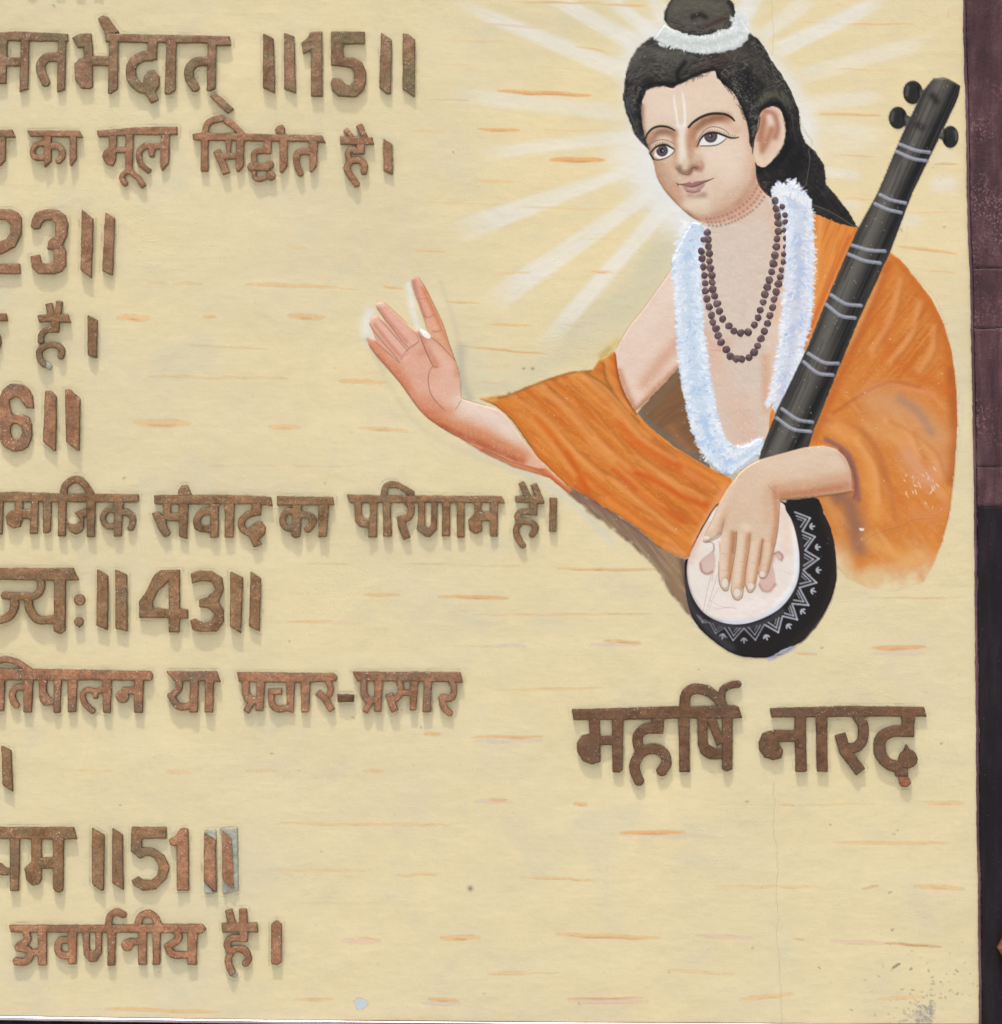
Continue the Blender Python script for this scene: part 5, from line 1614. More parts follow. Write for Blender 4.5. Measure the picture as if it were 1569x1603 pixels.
t = (0, 320, 6.165)
digit('digit 2 partly cut off by the left edge, left of the digit 3', 'pink', t, [P((-90, 60), (-10, 48), (110, 50), (180, 80), (212, 130), (212, 290), (150, 410), (30, 475), (-90, 500), (-90, 400), (-10, 362), (60, 340), (105, 275), (108, 200), (60, 152), (-90, 155)), P((-90, 578), (195, 575), (198, 673), (-90, 672))])
digit('rounded digit 3 left of two slanted bars below the second line', 'pink', t, [P((303, 215), (315, 140), (350, 80), (440, 52), (560, 55), (635, 105), (662, 200), (650, 300), (605, 395), (640, 450), (642, 590), (600, 650), (530, 674), (370, 670), (310, 610), (298, 500), (390, 488), (405, 560), (440, 577), (500, 572), (525, 540), (525, 437), (462, 437), (470, 365), (500, 330), (540, 300), (540, 190), (510, 155), (440, 155), (405, 190), (390, 232), (330, 242))])
bar('slanted bar directly right of the digit 3 of the number 23', 'pink', t, [P((797, 58), (905, 140), (885, 712), (783, 635))])
bar('slanted bar at the end of the number 23', 'pink', t, [P((1022, 75), (1112, 140), (1090, 688), (992, 642))])
word('edge of a letter क cut by the left edge beside the fourth line word', 'pink', t,
     (HL, [P((-90, 1060), (65, 1053), (80, 1127), (-90, 1127))]), (L_, [C(50, (-80, 1270), (-30, 1260), (-8, 1320), (-30, 1400))]))
word('short word है with two upright strokes in the fourth line, below the digit 3', 'umber', t,
     (HL, [P((368, 1075), (500, 1060), (660, 1062), (690, 1142), (590, 1140), (500, 1130), (385, 1142))]),
     (L_, [S(64, (475, 958), (500, 1080)), S(58, (580, 937), (560, 1090)), P((500, 1125), (578, 1130), (573, 1236), (500, 1236)), C(58, (560, 1208), (460, 1212), (405, 1260), (400, 1330)),
           C(58, (588, 1478), (602, 1405), (540, 1358), (440, 1370), (383, 1430), (395, 1500), (440, 1550))]),
     ('bare_tip', [S(50, (440, 1538), (496, 1580))], 'cement', 1.5))
bar('single slanted bar ending the fourth line', 'umber', t, [P((850, 1068), (943, 1120), (937, 1482), (915, 1480), (850, 1450))])
t = (0, 590, 7.845)
digit('rounded digit 6 at the left edge', 'copper', t, [P((-20, 400), (0, 260), (40, 160), (120, 95), (180, 85), (280, 95), (365, 150), (408, 240), (420, 388), (330, 385), (290, 330), (250, 265), (190, 248), (120, 290), (132, 380), (160, 470), (290, 470), (360, 500), (402, 590), (395, 740), (350, 860), (270, 910), (170, 918), (60, 860), (0, 780), (-20, 600)),
      Ho((135, 620), (160, 580), (215, 575), (270, 610), (285, 680), (255, 750), (205, 790), (160, 750), (138, 690))])
bar('slanted bar directly right of the digit 6', 'copper', t, [P((562, 178), (600, 170), (640, 180), (700, 238), (690, 918), (660, 905), (532, 790), (550, 500))])
bar('slanted bar at the end of the line with the digit 6', 'copper', t, [P((808, 158), (870, 158), (990, 272), (978, 908), (940, 895), (820, 792))])

t = (0, 740, 6.5375)
word('long word ending सामाजिक with an arch on top, left end of the middle line', 'umber', t,
     (HL, [P((-90, 205), (160, 198), (640, 215), (1420, 222), (1425, 300), (1250, 304), (700, 300), (240, 300), (-90, 298))]),
     (L_, [P((-60, 290), (42, 290), (25, 632), (-60, 632))]),
     (L_, [P((158, 290), (238, 292), (238, 465), (212, 555), (140, 568), (80, 530), (63, 450), (100, 395), (158, 382)), P((225, 375), (330, 375), (325, 485), (225, 465)), P((325, 290), (397, 290), (390, 625), (308, 627))]),
     (L_, [P((445, 285), (532, 285), (522, 600), (490, 620), (447, 617))]),
     (L_, [P((600, 285), (683, 285), (674, 650), (600, 650)), C(72, (645, 235), (680, 125), (775, 68), (860, 110), (940, 230)),
           P((890, 285), (982, 290), (974, 658), (893, 655)), P((768, 412), (890, 360), (900, 455), (862, 450), (860, 560), (830, 610), (780, 632), (720, 600), (688, 510), (735, 528), (790, 524), (825, 490), (790, 430))]),
     (L_, [P((1168, 290), (1275, 300), (1258, 355), (1250, 655), (1170, 652)), C(58, (1180, 388), (1110, 382), (1054, 460), (1095, 545), (1180, 545)), C(64, (1245, 405), (1320, 412), (1366, 480), (1335, 582))]))
t = (230, 740, 4.903)
word('purple tinged word संवाद in the middle line', 'umber', t,
     (HL, [P((55, 172), (700, 172), (955, 188), (965, 257), (840, 240), (200, 244), (62, 242))]),
     (L_, [P((130, 235), (190, 235), (185, 320), (215, 370), (252, 372), (252, 310), (200, 310), (140, 350), (100, 340), (130, 325)), P((128, 310), (258, 310), (258, 370), (180, 372), (130, 360)), P((43, 312), (85, 298), (125, 330), (150, 370), (150, 400), (182, 465), (165, 488), (130, 490), (92, 430), (60, 350)), P((248, 235), (320, 240), (310, 507), (252, 490)),
           P((245, 135), (270, 95), (310, 95), (330, 130), (348, 170), (245, 178))]),
     (L_, [P((487, 235), (555, 240), (550, 497), (490, 497)), C(54, (495, 295), (425, 306), (387, 365), (403, 420), (495, 434))]),
     (L_, [P((600, 238), (675, 235), (665, 497), (600, 497))]),
     (L_, [P((808, 235), (882, 240), (875, 328), (808, 328)), C(50, (850, 300), (775, 325), (730, 372), (735, 430), (800, 470)), P((790, 420), (840, 378), (880, 378), (912, 420), (905, 470), (855, 520), (885, 547), (825, 572), (800, 510), (770, 470))]))
word('word का between संवाद and परिणाम in the middle line', 'umber', t,
     (HL, [P((1003, 180), (1430, 188), (1440, 250), (1400, 250), (1005, 252))]),
     (L_, [P((1120, 245), (1192, 245), (1178, 490), (1140, 502), (1113, 482)), C(48, (1130, 300), (1075, 300), (1042, 365), (1070, 422), (1130, 425)), C(52, (1175, 322), (1240, 330), (1276, 362), (1265, 400), (1232, 442))]),
     (L_, [P((1318, 245), (1397, 245), (1382, 492), (1320, 495))]))
t = (530, 740, 4.358)
word('long word परिणाम in the middle line', 'umber', t,
     (HL, [P((58, 148), (160, 155), (640, 157), (1115, 160), (1134, 207), (1080, 205), (80, 207))]),
     (L_, [P((108, 198), (160, 200), (160, 290), (205, 330), (210, 382), (150, 370), (115, 330)), P((215, 195), (265, 200), (262, 440), (205, 440), (205, 330), (220, 280))]),
     (L_, [P((303, 198), (358, 200), (362, 432), (308, 432)), C(42, (308, 165), (325, 95), (385, 82), (440, 105), (508, 148)),
           C(44, (468, 200), (498, 245), (480, 305), (425, 318)), S(52, (425, 300), (435, 365), (468, 450))]),
     (L_, [P((545, 200), (592, 200), (592, 360), (615, 375), (632, 355), (636, 200), (677, 200), (672, 390), (625, 438), (595, 438), (535, 385), (545, 300)), P((708, 195), (764, 195), (760, 432), (708, 432))]),
     (L_, [P((806, 198), (860, 198), (858, 440), (810, 440))]),
     (L_, [P((930, 198), (975, 200), (978, 400), (940, 417), (895, 392), (886, 320), (930, 280)), P((965, 268), (1045, 268), (1040, 330), (970, 328)), P((1036, 195), (1088, 200), (1084, 434), (1034, 434))]))
word('word है with two long strokes at the right end of the middle line', 'umber', t,
     (HL, [P((1207, 158), (1265, 160), (1395, 165), (1402, 213), (1340, 212), (1207, 200))]),
     (L_, [S(40, (1245, 65), (1308, 190)), S(44, (1332, 78), (1385, 205)), P((1303, 190), (1358, 200), (1356, 292), (1306, 292)), C(42, (1330, 270), (1250, 266), (1222, 300), (1250, 335)),
           C(44, (1318, 432), (1345, 375), (1310, 340), (1240, 338), (1212, 400), (1235, 460), (1262, 500))]))
bar('single upright bar ending the middle line below the orange sleeve', 'umber', t, [P((1440, 170), (1492, 172), (1486, 400), (1438, 400))])

t = (0, 870, 3.736)
word('word ज्य at the left edge before a double dot', 'umber', t,
     (HL, [P((-60, 72), (430, 73), (462, 142), (380, 146), (-60, 139))]),
     (L_, [C(44, (235, 130), (242, 190), (200, 236), (110, 236), (16, 232)), C(48, (85, 235), (86, 300), (60, 352), (5, 375), (-50, 375))]),
     (L_, [C(48, (165, 240), (180, 320), (230, 374), (330, 370)), P((320, 135), (386, 140), (385, 440), (355, 457), (318, 440))]))
W('upper round dot of the double dot after ज्य', 'umber', t, ('dot', [Dk(467, 258, 33)]), name='raised_dot', cat='dot', group='pair of dots')
W('lower round dot of the double dot after ज्य', 'umber', t, ('dot', [Dk(463, 386, 27), P((448, 395), (480, 395), (466, 422))]), name='raised_dot', cat='dot', group='pair of dots')
bar('first of the two bars before the number 43', 'umber', t, [P((572, 82), (635, 115), (632, 434), (568, 405))])
bar('bar directly left of the digit 4', 'umber', t, [P((678, 82), (745, 110), (747, 442), (678, 425))])
digit('digit 4 with a closed triangle', 'umber', t, [P((905, 110), (945, 85), (1053, 83), (1053, 308), (1102, 316), (1100, 364), (1054, 366), (1050, 447), (990, 447), (990, 363), (818, 362), (816, 265), (850, 220)), Ho((990, 142), (990, 310), (900, 308), (893, 275), (920, 215))])
digit('digit 3 standing between the digit 4 and two bars', 'umber', t, [P((1120, 105), (1170, 86), (1240, 90), (1300, 130), (1312, 190), (1280, 270), (1310, 320), (1307, 390), (1270, 442), (1180, 444), (1130, 432), (1115, 378), (1140, 368), (1190, 392), (1240, 380), (1260, 340), (1220, 305), (1168, 300), (1168, 255), (1210, 245), (1265, 200), (1240, 152), (1180, 147), (1125, 162))])
bar('bar directly right of the digit 3 of the number 43', 'umber', t, [P((1350, 93), (1422, 125), (1410, 452), (1348, 412))])
bar('last bar after the number 43', 'umber', t, [P((1468, 93), (1528, 132), (1520, 442), (1458, 410))])

t = (0, 1030, 4.358)
word('bright copper word ending तिपालन at the left edge below the number 43', 'copper', t,
     (HL, [P((-60, 70), (240, 75), (985, 90), (1030, 92), (1047, 115), (1035, 152), (530, 152), (-60, 150))]),
     (L_, [P((-60, 145), (36, 148), (28, 362), (-60, 362)), C(40, (-60, 50), (-10, 18), (60, 12), (130, 35), (215, 92)), P((165, 145), (230, 145), (218, 370), (165, 368)), C(42, (175, 202), (112, 202), (87, 250), (94, 290), (118, 328))]),
     (L_, [P((268, 145), (322, 148), (322, 235), (345, 268), (372, 268), (372, 318), (305, 325), (275, 290)), P((370, 145), (422, 148), (413, 372), (370, 372))]),
     (L_, [P((466, 145), (530, 148), (521, 367), (468, 367))]),
     (L_, [P((705, 145), (766, 148), (756, 372), (705, 372)), C(38, (715, 213), (655, 225), (592, 220), (565, 260), (590, 320), (642, 368)), P((635, 222), (672, 225), (668, 277), (640, 277))]),
     (L_, [P((918, 145), (982, 148), (975, 372), (918, 372)), S(48, (930, 222), (835, 222)), Dk(838, 262, 43)]))
word('bright copper word या between पालन and प्रचार', 'copper', t,
     (HL, [P((1138, 92), (1480, 90), (1507, 164), (1460, 155), (1190, 156))]),
     (L_, [C(44, (1220, 140), (1226, 200), (1200, 236), (1160, 262)), C(44, (1170, 248), (1195, 308), (1240, 336), (1310, 322)), P((1300, 145), (1357, 150), (1350, 372), (1295, 372))]),
     (L_, [P((1403, 145), (1462, 148), (1453, 370), (1400, 370))]))
t = (360, 1030, 4.129)
word('copper word प्रचार left of the hyphen', 'copper', t,
     (HL, [P((48, 92), (150, 92), (670, 100), (697, 122), (685, 150), (520, 158), (225, 158), (60, 150))]),
     (L_, [P((78, 145), (127, 145), (128, 225), (150, 250), (185, 250), (185, 295), (140, 300), (100, 285), (80, 235)), P((175, 145), (230, 150), (216, 342), (168, 342)), S(40, (150, 275), (104, 348))]),
     (L_, [P((248, 200), (338, 196), (338, 238), (250, 238)), C(40, (268, 235), (273, 295), (310, 330), (372, 322)), P((365, 145), (422, 150), (412, 355), (370, 345))]),
     (L_, [P((460, 145), (522, 148), (512, 352), (462, 352))]),
     (L_, [C(40, (636, 148), (652, 200), (642, 245)), S(42, (568, 220), (615, 262), (662, 340))]))
W('short brown hyphen between प्रचार and प्रसार', 'dark', t, ('hyphen', [P((697, 234), (803, 237), (800, 283), (700, 282))]), name='raised_hyphen', cat='hyphen')
word('copper word प्रसार right of the hyphen', 'copper', t,
     (HL, [P((793, 88), (1490, 93), (1507, 157), (1260, 152), (825, 150))]),
     (L_, [P((845, 145), (888, 145), (888, 225), (905, 250), (940, 252), (940, 292), (900, 300), (862, 275), (845, 230)), P((935, 140), (987, 145), (978, 347), (935, 345)), S(36, (918, 275), (872, 348))]),
     (L_, [C(38, (1095, 145), (1107, 210), (1080, 262), (1040, 268)), S(46, (1030, 232), (1042, 280), (1068, 345)), S(38, (1095, 225), (1180, 225)), P((1165, 145), (1220, 150), (1205, 337), (1163, 337))]),
     (L_, [P((1255, 145), (1307, 148), (1300, 347), (1246, 347))]),
     (L_, [C(42, (1430, 145), (1450, 200), (1432, 258), (1365, 252)), C(42, (1368, 250), (1385, 318), (1428, 360))]))
t = (0, 1150, 3.9225)
bar('lone slanted bar at the left edge between two lines', 'umber', t, [P((12, 68), (72, 95), (80, 347), (20, 310))])
word('word ending पम at the left edge before the number 51', 'umber', t,
     (HL, [P((-60, 570), (455, 568), (475, 640), (392, 642), (-60, 638))]),
     (L_, [P((65, 630), (125, 635), (118, 957), (65, 957)), P((-60, 790), (10, 790), (40, 818), (68, 818), (68, 850), (45, 864), (-60, 850))]),
     (L_, [P((195, 630), (257, 635), (257, 885), (245, 915), (200, 922), (165, 890), (153, 820), (195, 778)), P((245, 755), (340, 755), (340, 820), (245, 820)), P((330, 630), (394, 635), (390, 955), (372, 968), (345, 962), (328, 940))]))
bar('grey stained bar, first of the two before the number 51', 'umber', t, [P((568, 572), (642, 615), (638, 957), (620, 955), (568, 915))])
bar('bar directly left of the digit 5 of the number 51', 'umber', t, [P((693, 572), (755, 615), (760, 952), (692, 907))])
digit('flat topped digit 5 of the number 51', 'umber', t, [P((812, 568), (1024, 568), (1022, 637), (872, 637), (872, 692), (940, 695), (1010, 740), (1042, 810), (1025, 880), (960, 947), (880, 958), (830, 930), (810, 895), (850, 870), (880, 890), (930, 892), (965, 865), (980, 810), (950, 755), (905, 740), (862, 760), (806, 715))])
digit('digit 1 of the number 51', 'copper', t, [P((1108, 580), (1135, 574), (1157, 582), (1162, 957), (1088, 957), (1088, 682), (1050, 675), (1040, 645), (1080, 625))])
bar('bar with pale cement corners, directly right of the number 51', 'copper', t, [P((1257, 603), (1328, 650), (1330, 967), (1300, 945), (1255, 900))],
    ('cement_corner', [P((1262, 588), (1328, 588), (1328, 650), (1257, 603))], 'cement', 1.6), ('cement_corner', [P((1258, 902), (1300, 942), (1310, 972), (1258, 977))], 'cement', 1.6))
bar('bar backed by a pale grey cement strip, last after the number 51', 'copper', t, [P((1368, 588), (1425, 640), (1437, 947), (1420, 935), (1370, 885))],
    ('cement_strip', [P((1355, 575), (1458, 568), (1464, 960), (1370, 977), (1366, 700))], 'cement', 2.2))
t = (0, 1410, 3.411)
word('long word अवर्णनीय with a curl and an arch on top, bottom line', 'copper', t,
     (HL, [P((50, 130), (420, 130), (600, 128), (870, 124), (1080, 124), (1103, 148), (1080, 172), (870, 170), (60, 167))]),
     (L_, [C(36, (140, 160), (148, 210), (100, 244)), C(38, (88, 246), (150, 262), (160, 300), (135, 325), (80, 322)), P((155, 260), (215, 256), (215, 292), (160, 290)), P((205, 162), (253, 165), (250, 344), (206, 344))]),
     (L_, [C(38, (380, 215), (325, 213), (311, 260), (335, 290), (380, 290)), P((366, 162), (413, 165), (409, 337), (369, 337))]),
     (L_, [P((443, 162), (480, 165), (482, 262), (495, 268), (512, 262), (512, 165), (545, 165), (545, 280), (515, 325), (480, 325), (450, 290)), P((577, 162), (620, 165), (616, 344), (577, 344)), C(36, (580, 128), (590, 82), (625, 60), (665, 78))]),
     (L_, [S(34, (750, 220), (690, 218)), Dk(682, 238, 31), P((740, 162), (786, 165), (784, 340), (740, 340)), P((818, 162), (859, 165), (857, 340), (818, 340)), C(38, (735, 132), (755, 82), (795, 67), (830, 90), (848, 132))]),
     (L_, [C(36, (945, 160), (957, 200), (925, 228), (890, 245)), C(38, (895, 235), (925, 285), (1010, 288)), P((1003, 162), (1056, 165), (1050, 340), (1003, 338))]))
word('short word है with a dark chipped tail, bottom line', 'copper', t,
     (HL, [P((1185, 120), (1375, 117), (1380, 167), (1190, 168))]),
     (L_, [S(42, (1222, 48), (1245, 135)), S(42, (1300, 43), (1302, 135)), P((1280, 160), (1327, 160), (1324, 218), (1280, 218)), C(36, (1305, 200), (1240, 200), (1215, 228), (1228, 270)),
           C(36, (1308, 338), (1328, 310), (1315, 270), (1270, 255), (1235, 275), (1220, 330), (1248, 392))]),
     ('chipped_tail', [S(30, (1236, 372), (1262, 402))], 'cement', 2.5))
bar('single copper bar with a dark foot ending the bottom line', 'copper', t, [P((1450, 122), (1478, 104), (1506, 122), (1504, 328), (1480, 340), (1450, 332))])
t = (880, 1050, 5.23)
word('large dark brown name महर्षि below the stringed instrument', 'dark', t,
     (HL, [P((78, 315), (700, 300), (940, 290), (1080, 295), (1410, 280), (1445, 295), (1475, 384), (1395, 390), (1000, 388), (600, 400), (95, 400))]),
     (L_, [P((218, 390), (310, 390), (314, 745), (240, 767), (170, 735), (125, 660), (123, 590), (165, 530), (228, 512)), P((300, 535), (425, 530), (425, 605), (300, 607)), P((410, 390), (502, 390), (496, 810), (470, 832), (414, 830))]),
     (L_, [P((738, 390), (832, 390), (828, 514), (738, 512)), C(84, (800, 472), (690, 475), (625, 530), (625, 610), (660, 660)), C(84, (808, 835), (855, 745), (820, 662), (735, 638), (650, 668), (598, 750), (600, 830), (635, 912))]),
     (L_, [P((952, 380), (1042, 380), (1044, 828), (962, 825)), C(84, (1000, 310), (1015, 195), (1090, 147), (1200, 170), (1290, 245), (1325, 310)), C(58, (1310, 260), (1315, 160), (1390, 116), (1450, 108)),
           P((1308, 380), (1397, 380), (1392, 805), (1345, 825), (1312, 805)), P((1110, 380), (1192, 380), (1190, 560), (1195, 600), (1250, 635), (1310, 640), (1310, 725), (1200, 722), (1140, 680), (1110, 600)), S(72, (1215, 385), (1300, 600))]))
t = (1170, 1080, 5.23)
word('large dark brown name नारद beside the right frame', 'dark', t,
     (HL, [P((183, 150), (870, 132), (1445, 140), (1467, 218), (1370, 215), (200, 224))]),
     (L_, [P((388, 210), (477, 210), (484, 660), (470, 668), (393, 668)), S(94, (400, 378), (215, 375)), P((93, 430), (120, 355), (200, 330), (240, 400), (258, 440), (292, 490), (278, 555), (210, 574), (140, 550), (98, 490))]),
     (L_, [P((563, 210), (652, 210), (654, 667), (568, 667))]),
     (L_, [C(84, (895, 205), (946, 290), (942, 400), (900, 462), (820, 482)), S(90, (758, 360), (800, 505), (928, 670))]),
     (L_, [P((1263, 205), (1370, 205), (1362, 385), (1263, 385)), C(94, (1310, 338), (1180, 343), (1093, 400), (1088, 520), (1150, 602), (1240, 632)), Dk(1315, 563, 77), P((1203, 620), (1312, 640), (1314, 703), (1215, 705)), P((1300, 440), (1330, 490), (1280, 490))]),
     ('dot', [P((1238, 712), (1312, 708), (1340, 760), (1305, 792), (1262, 794), (1245, 765))], 'orange'))

for i, (nm, lb, ct, gp, mt, tt, parts) in enumerate(WORDS):
    build_word(nm, lb, ct, gp, mt, crop_t(*tt), tt[2], parts, seed=i)
# ------------------------------------------------------------------ the wall
xs = np.concatenate([np.arange(-500, -20, 30.0), np.arange(-20, 1190, 2.4), np.arange(1190, 1250, 1.0), np.arange(1250, 1560, 2.4)])
ys = np.concatenate([np.arange(-500, -20, 30.0), np.arange(-20, 1640, 1.5)])
VX, VY = np.meshgrid(xs, ys)
# the long plaster crack and its branches are cut into the surface
crack = [(1208, -30), (1210, 20), (1211, 60), (1210, 88)]
crack2 = [(1213, 1228), (1212, 1245), (1213, 1262), (1211, 1300), (1216, 1330), (1219, 1368), (1216, 1400), (1219, 1440), (1217, 1470), (1220, 1500), (1223, 1560), (1224, 1600)]
HW = (noise(VX, VY, 150, 150, 0, 201, 2) - .5) * 2.2 + (noise(VX, VY, 26, 20, 0, 203, 3) - .5) * .5
for ck, dd in ((crack, .5), (crack2, .7)):
    pts = [(x + (noise(np.array([x * 1.0]), np.array([y * 1.0]), 7, 7, 0, 5)[0] - .5) * 3, y) for x, y in catmull(ck, 8)]
    d, t = d_line(pts, VX, VY)
    HW = HW - dd * np.exp(-(d / .9) ** 2)
    cv.line(pts, .9, (160, 148, 118), .6, soft=.5, curve=False, tex=.8)
    cv.line([(x + 1.3, y) for x, y in pts], .9, (228, 218, 186), .5, soft=.6, curve=False)
cv.A = np.concatenate([cv.rgb, cv.a[..., None]], -1)
allc = np.ones((len(ys) - 1, len(xs) - 1), bool)
wall = field_mesh('plaster_wall', VX, VY, HW, allc, allc, MAT_WALL, None, -20, paint=True)
set_props(wall, kind='structure')
# ------------------------------------------------------------------ the painted person and the instrument
x0f, y0f, x1f, y1f = 566, -14, 1512, 1036
sl = (slice(y0f - cv.y0, y1f - cv.y0 + 1), slice(x0f - cv.x0, x1f - cv.x0 + 1))
FX, FY = cv.X[sl].copy(), cv.Y[sl].copy()
order = ['robe_underside', 'robe', 'body', 'hair', 'garland', 'hair_garland', 'neck', 'bowl', 'soundboard']
lab = np.zeros(FX.shape, int)
for i, k in enumerate(order):
    lab[PM[k][sl] > .5] = i + 1
for m in PEGM:
    lab[(m[sl] > .5) & (lab == 0)] = 20
ids = {k: i + 1 for i, k in enumerate(order)}
pegl = []
for j, m in enumerate(PEGM):
    lab[(m[sl] > .5) & (lab == 20)] = 21 + j
# left robe strip lies over the chest edge
rl = cv.mask(rb_l, .6)[sl] > .5
lab[rl & (lab == ids['body'])] = ids['robe']
for j, m in enumerate(FRM):
    lab[(m[sl] > .5) & (lab == ids['neck'])] = 40 + j
lab[PM['hand2'][sl] > .5] = ids['body']
base = {ids['robe_underside']: .7, ids['robe']: 1.6, ids['body']: 1.4, ids['hair']: 1.9, ids['garland']: 3.0, ids['hair_garland']: 3.0,
        ids['neck']: 2.6, ids['bowl']: 2.2, ids['soundboard']: 2.0}
HF = np.zeros(FX.shape)
for k, v in base.items():
    HF[lab == k] = v
for j in range(len(PEGM)):
    HF[lab == 21 + j] = 2.2
for j in range(len(FRM)):
    HF[lab == 40 + j] = 3.4
HF[PM['hand2'][sl] > .5] = 3.6
def blur(a, r):
    k = np.exp(-np.linspace(-2, 2, 2 * r + 1) ** 2)
    k /= k.sum()
    p = np.pad(a, r, mode='edge')
    p = sum(p[i:i + a.shape[0], :] * k[i] for i in range(2 * r + 1))
    return sum(p[:, i:i + a.shape[1]] * k[i] for i in range(2 * r + 1))
HF = blur(HF, 2) * .6 + blur(HF, 5) * .4
HF = HF + (noise(FX, FY, 5, 5, 0, 501, 2) - .5) * .35
gm_ = (lab == ids['garland']) | (lab == ids['hair_garland'])
HF = HF + gm_ * (noise(FX, FY, 5, 5, 0, 503, 2) - .5) * .7
HF = HF + (lab == ids['hair']) * (noise(FX, FY, 3, 12, 30, 505, 2) - .5) * .5
wall_h = (noise(FX, FY, 150, 150, 0, 201, 2) - .5) * 2.2 + (noise(FX, FY, 26, 20, 0, 203, 3) - .5) * .5
lc = lab[:-1, :-1]
uni = lc > 0
um = blur((lab > 0).astype(float), 5)
HF = HF * smooth((um - .5) * 2.2) * (1 - smooth((FY - 800) / 80) * smooth((FX - 1300) / 30) * (lab == ids['robe']))
HF = HF * .5 + wall_h + .12

person = empty('person', 1250, 905)
set_props(person, 'painted young man with a topknot and orange robe, one palm raised, on the cream wall', 'painted figure')
veena = empty('stringed_instrument', 1190, 1022)
set_props(veena, 'painted black long necked instrument with a cream soundboard, held against the orange robe', 'string instrument')
bpy.context.view_layer.update()
for k in ('robe_underside', 'robe', 'body', 'hair', 'garland', 'hair_garland'):
    field_mesh(k, FX, FY, HF, lc == ids[k], uni, MAT_FIG, person, -3, paint=True)
for k in ('neck', 'bowl', 'soundboard'):
    field_mesh(k, FX, FY, HF, lc == ids[k], uni, MAT_FIG, veena, -3, paint=True)
for j in range(len(PEGM)):
    field_mesh('tuning_peg', FX, FY, HF, lc == 21 + j, uni, MAT_FIG, veena, -3, paint=True)
for j in range(len(FRM)):
    field_mesh('fret_band', FX, FY, HF, lc == 40 + j, uni, MAT_FIG, veena, -3, paint=True)

# beads: flat daubs with a little body, one mesh per shape, many objects
mb, nt, b = new_mat('dark_bead_paint')
Pz = scaled(nt, 1, 1, 1)
cb = ramp(nt, tex_noise(nt, Pz, 160, 3), [(0.35, alb((72, 54, 56))), (0.5, alb((96, 74, 76))), (0.68, alb((122, 98, 98)))])
oi = N(nt, 'ShaderNodeObjectInfo')
cb = mixc(nt, ramp(nt, oi.outputs['Random'], [(0, g(0)), (1, g(.5))]), cb, alb((70, 46, 44)))
nt.links.new(cb, b.inputs['Base Color'])
b.inputs['Roughness'].default_value = .6
neck_l = empty('bead_necklace', 1150, 560)
neck_l.parent = person
neck_l.matrix_parent_inverse = person.matrix_basis.inverted()
bpy.context.view_layer.update()
bead_meshes = []
for v in range(5):
    r_b = random.Random(40 + v)
    rings, seg = 2, 10
    rad = [1 + r_b.uniform(-.10, .10) for _ in range(seg)]
    co = [(0, -.75, 0)]
    for ri, (rr, hh) in enumerate(((.72, -.6), (1.0, .1), (1.0, 1.2))):
        for s in range(seg):
            a_ = 2 * math.pi * s / seg
            co.append((math.cos(a_) * rr * 6.0 * rad[s], hh, math.sin(a_) * rr * 6.0 * rad[s]))
    me = bpy.data.meshes.new('bead')
    fs = [(0, 1 + (s + 1) % seg, 1 + s) for s in range(seg)]
    for k in range(2):
        for s in range(seg):
            a0 = 1 + k * seg + s
            a1 = 1 + k * seg + (s + 1) % seg
            fs.append((a0, a1, a1 + seg, a0 + seg))
    me.from_pydata([(x * MM, y * MM, z * MM) for x, y, z in co], [], fs)
    me.polygons.foreach_set('use_smooth', [True] * len(fs))
    me.update()
    me.materials.append(mb)
    bead_meshes.append(me)
INN = [(540, 355), (545, 402), (548, 447), (554, 495), (556, 545), (560, 592), (570, 640), (572, 685), (577, 732), (588, 778), (606, 828), (621, 878), (643, 928), (683, 975), (717, 1008), (762, 1022), (812, 1017), (853, 970), (878, 920), (893, 870), (911, 818), (922, 767), (938, 718), (952, 670), (967, 615), (979, 562), (990, 507), (998, 450), (1004, 397), (1011, 347), (1011, 294), (1007, 247), (998, 197), (990, 145)]
OUT = [(512, 405), (500, 480), (502, 530), (509, 585), (520, 640), (527, 692), (526, 744), (538, 797), (552, 849), (569, 904), (578, 952), (598, 993), (613, 1040), (631, 1085), (666, 1132), (694, 1176), (733, 1193), (768, 1196), (818, 1184), (851, 1150), (876, 1107), (897, 1060), (920, 1011), (939, 960), (955, 907), (973, 853), (984, 800), (997, 750), (1012, 697), (1024, 650), (1034, 603), (1045, 550), (1050, 500), (1058, 450), (1060, 395), (1055, 340), (1057, 285), (1057, 240), (1038, 185)]
for k, pb in enumerate(INN + OUT):
    x, y = FB(pb)[0]
    hx = HF[int(np.clip(y - y0f, 0, HF.shape[0] - 1)), int(np.clip(x - x0f, 0, HF.shape[1] - 1))]
    o = bpy.data.objects.new('bead', bead_meshes[k % 5])
    COL.objects.link(o)
    o.parent = neck_l
    o.matrix_parent_inverse = neck_l.matrix_basis.inverted() @ person.matrix_basis.inverted() if False else (person.matrix_basis @ neck_l.matrix_parent_inverse @ neck_l.matrix_basis).inverted()
    f = R.uniform(.94, 1.10)
    if k >= len(INN) + 30 or k == len(INN):
        f *= .8
    o.scale = (f, 1, f * R.uniform(.9, 1.08))
    o.rotation_euler = (0, R.uniform(0, 6.28), 0)
    o.location = Vector(to_world(np.array(x), np.array(y), hx + .2).tolist())

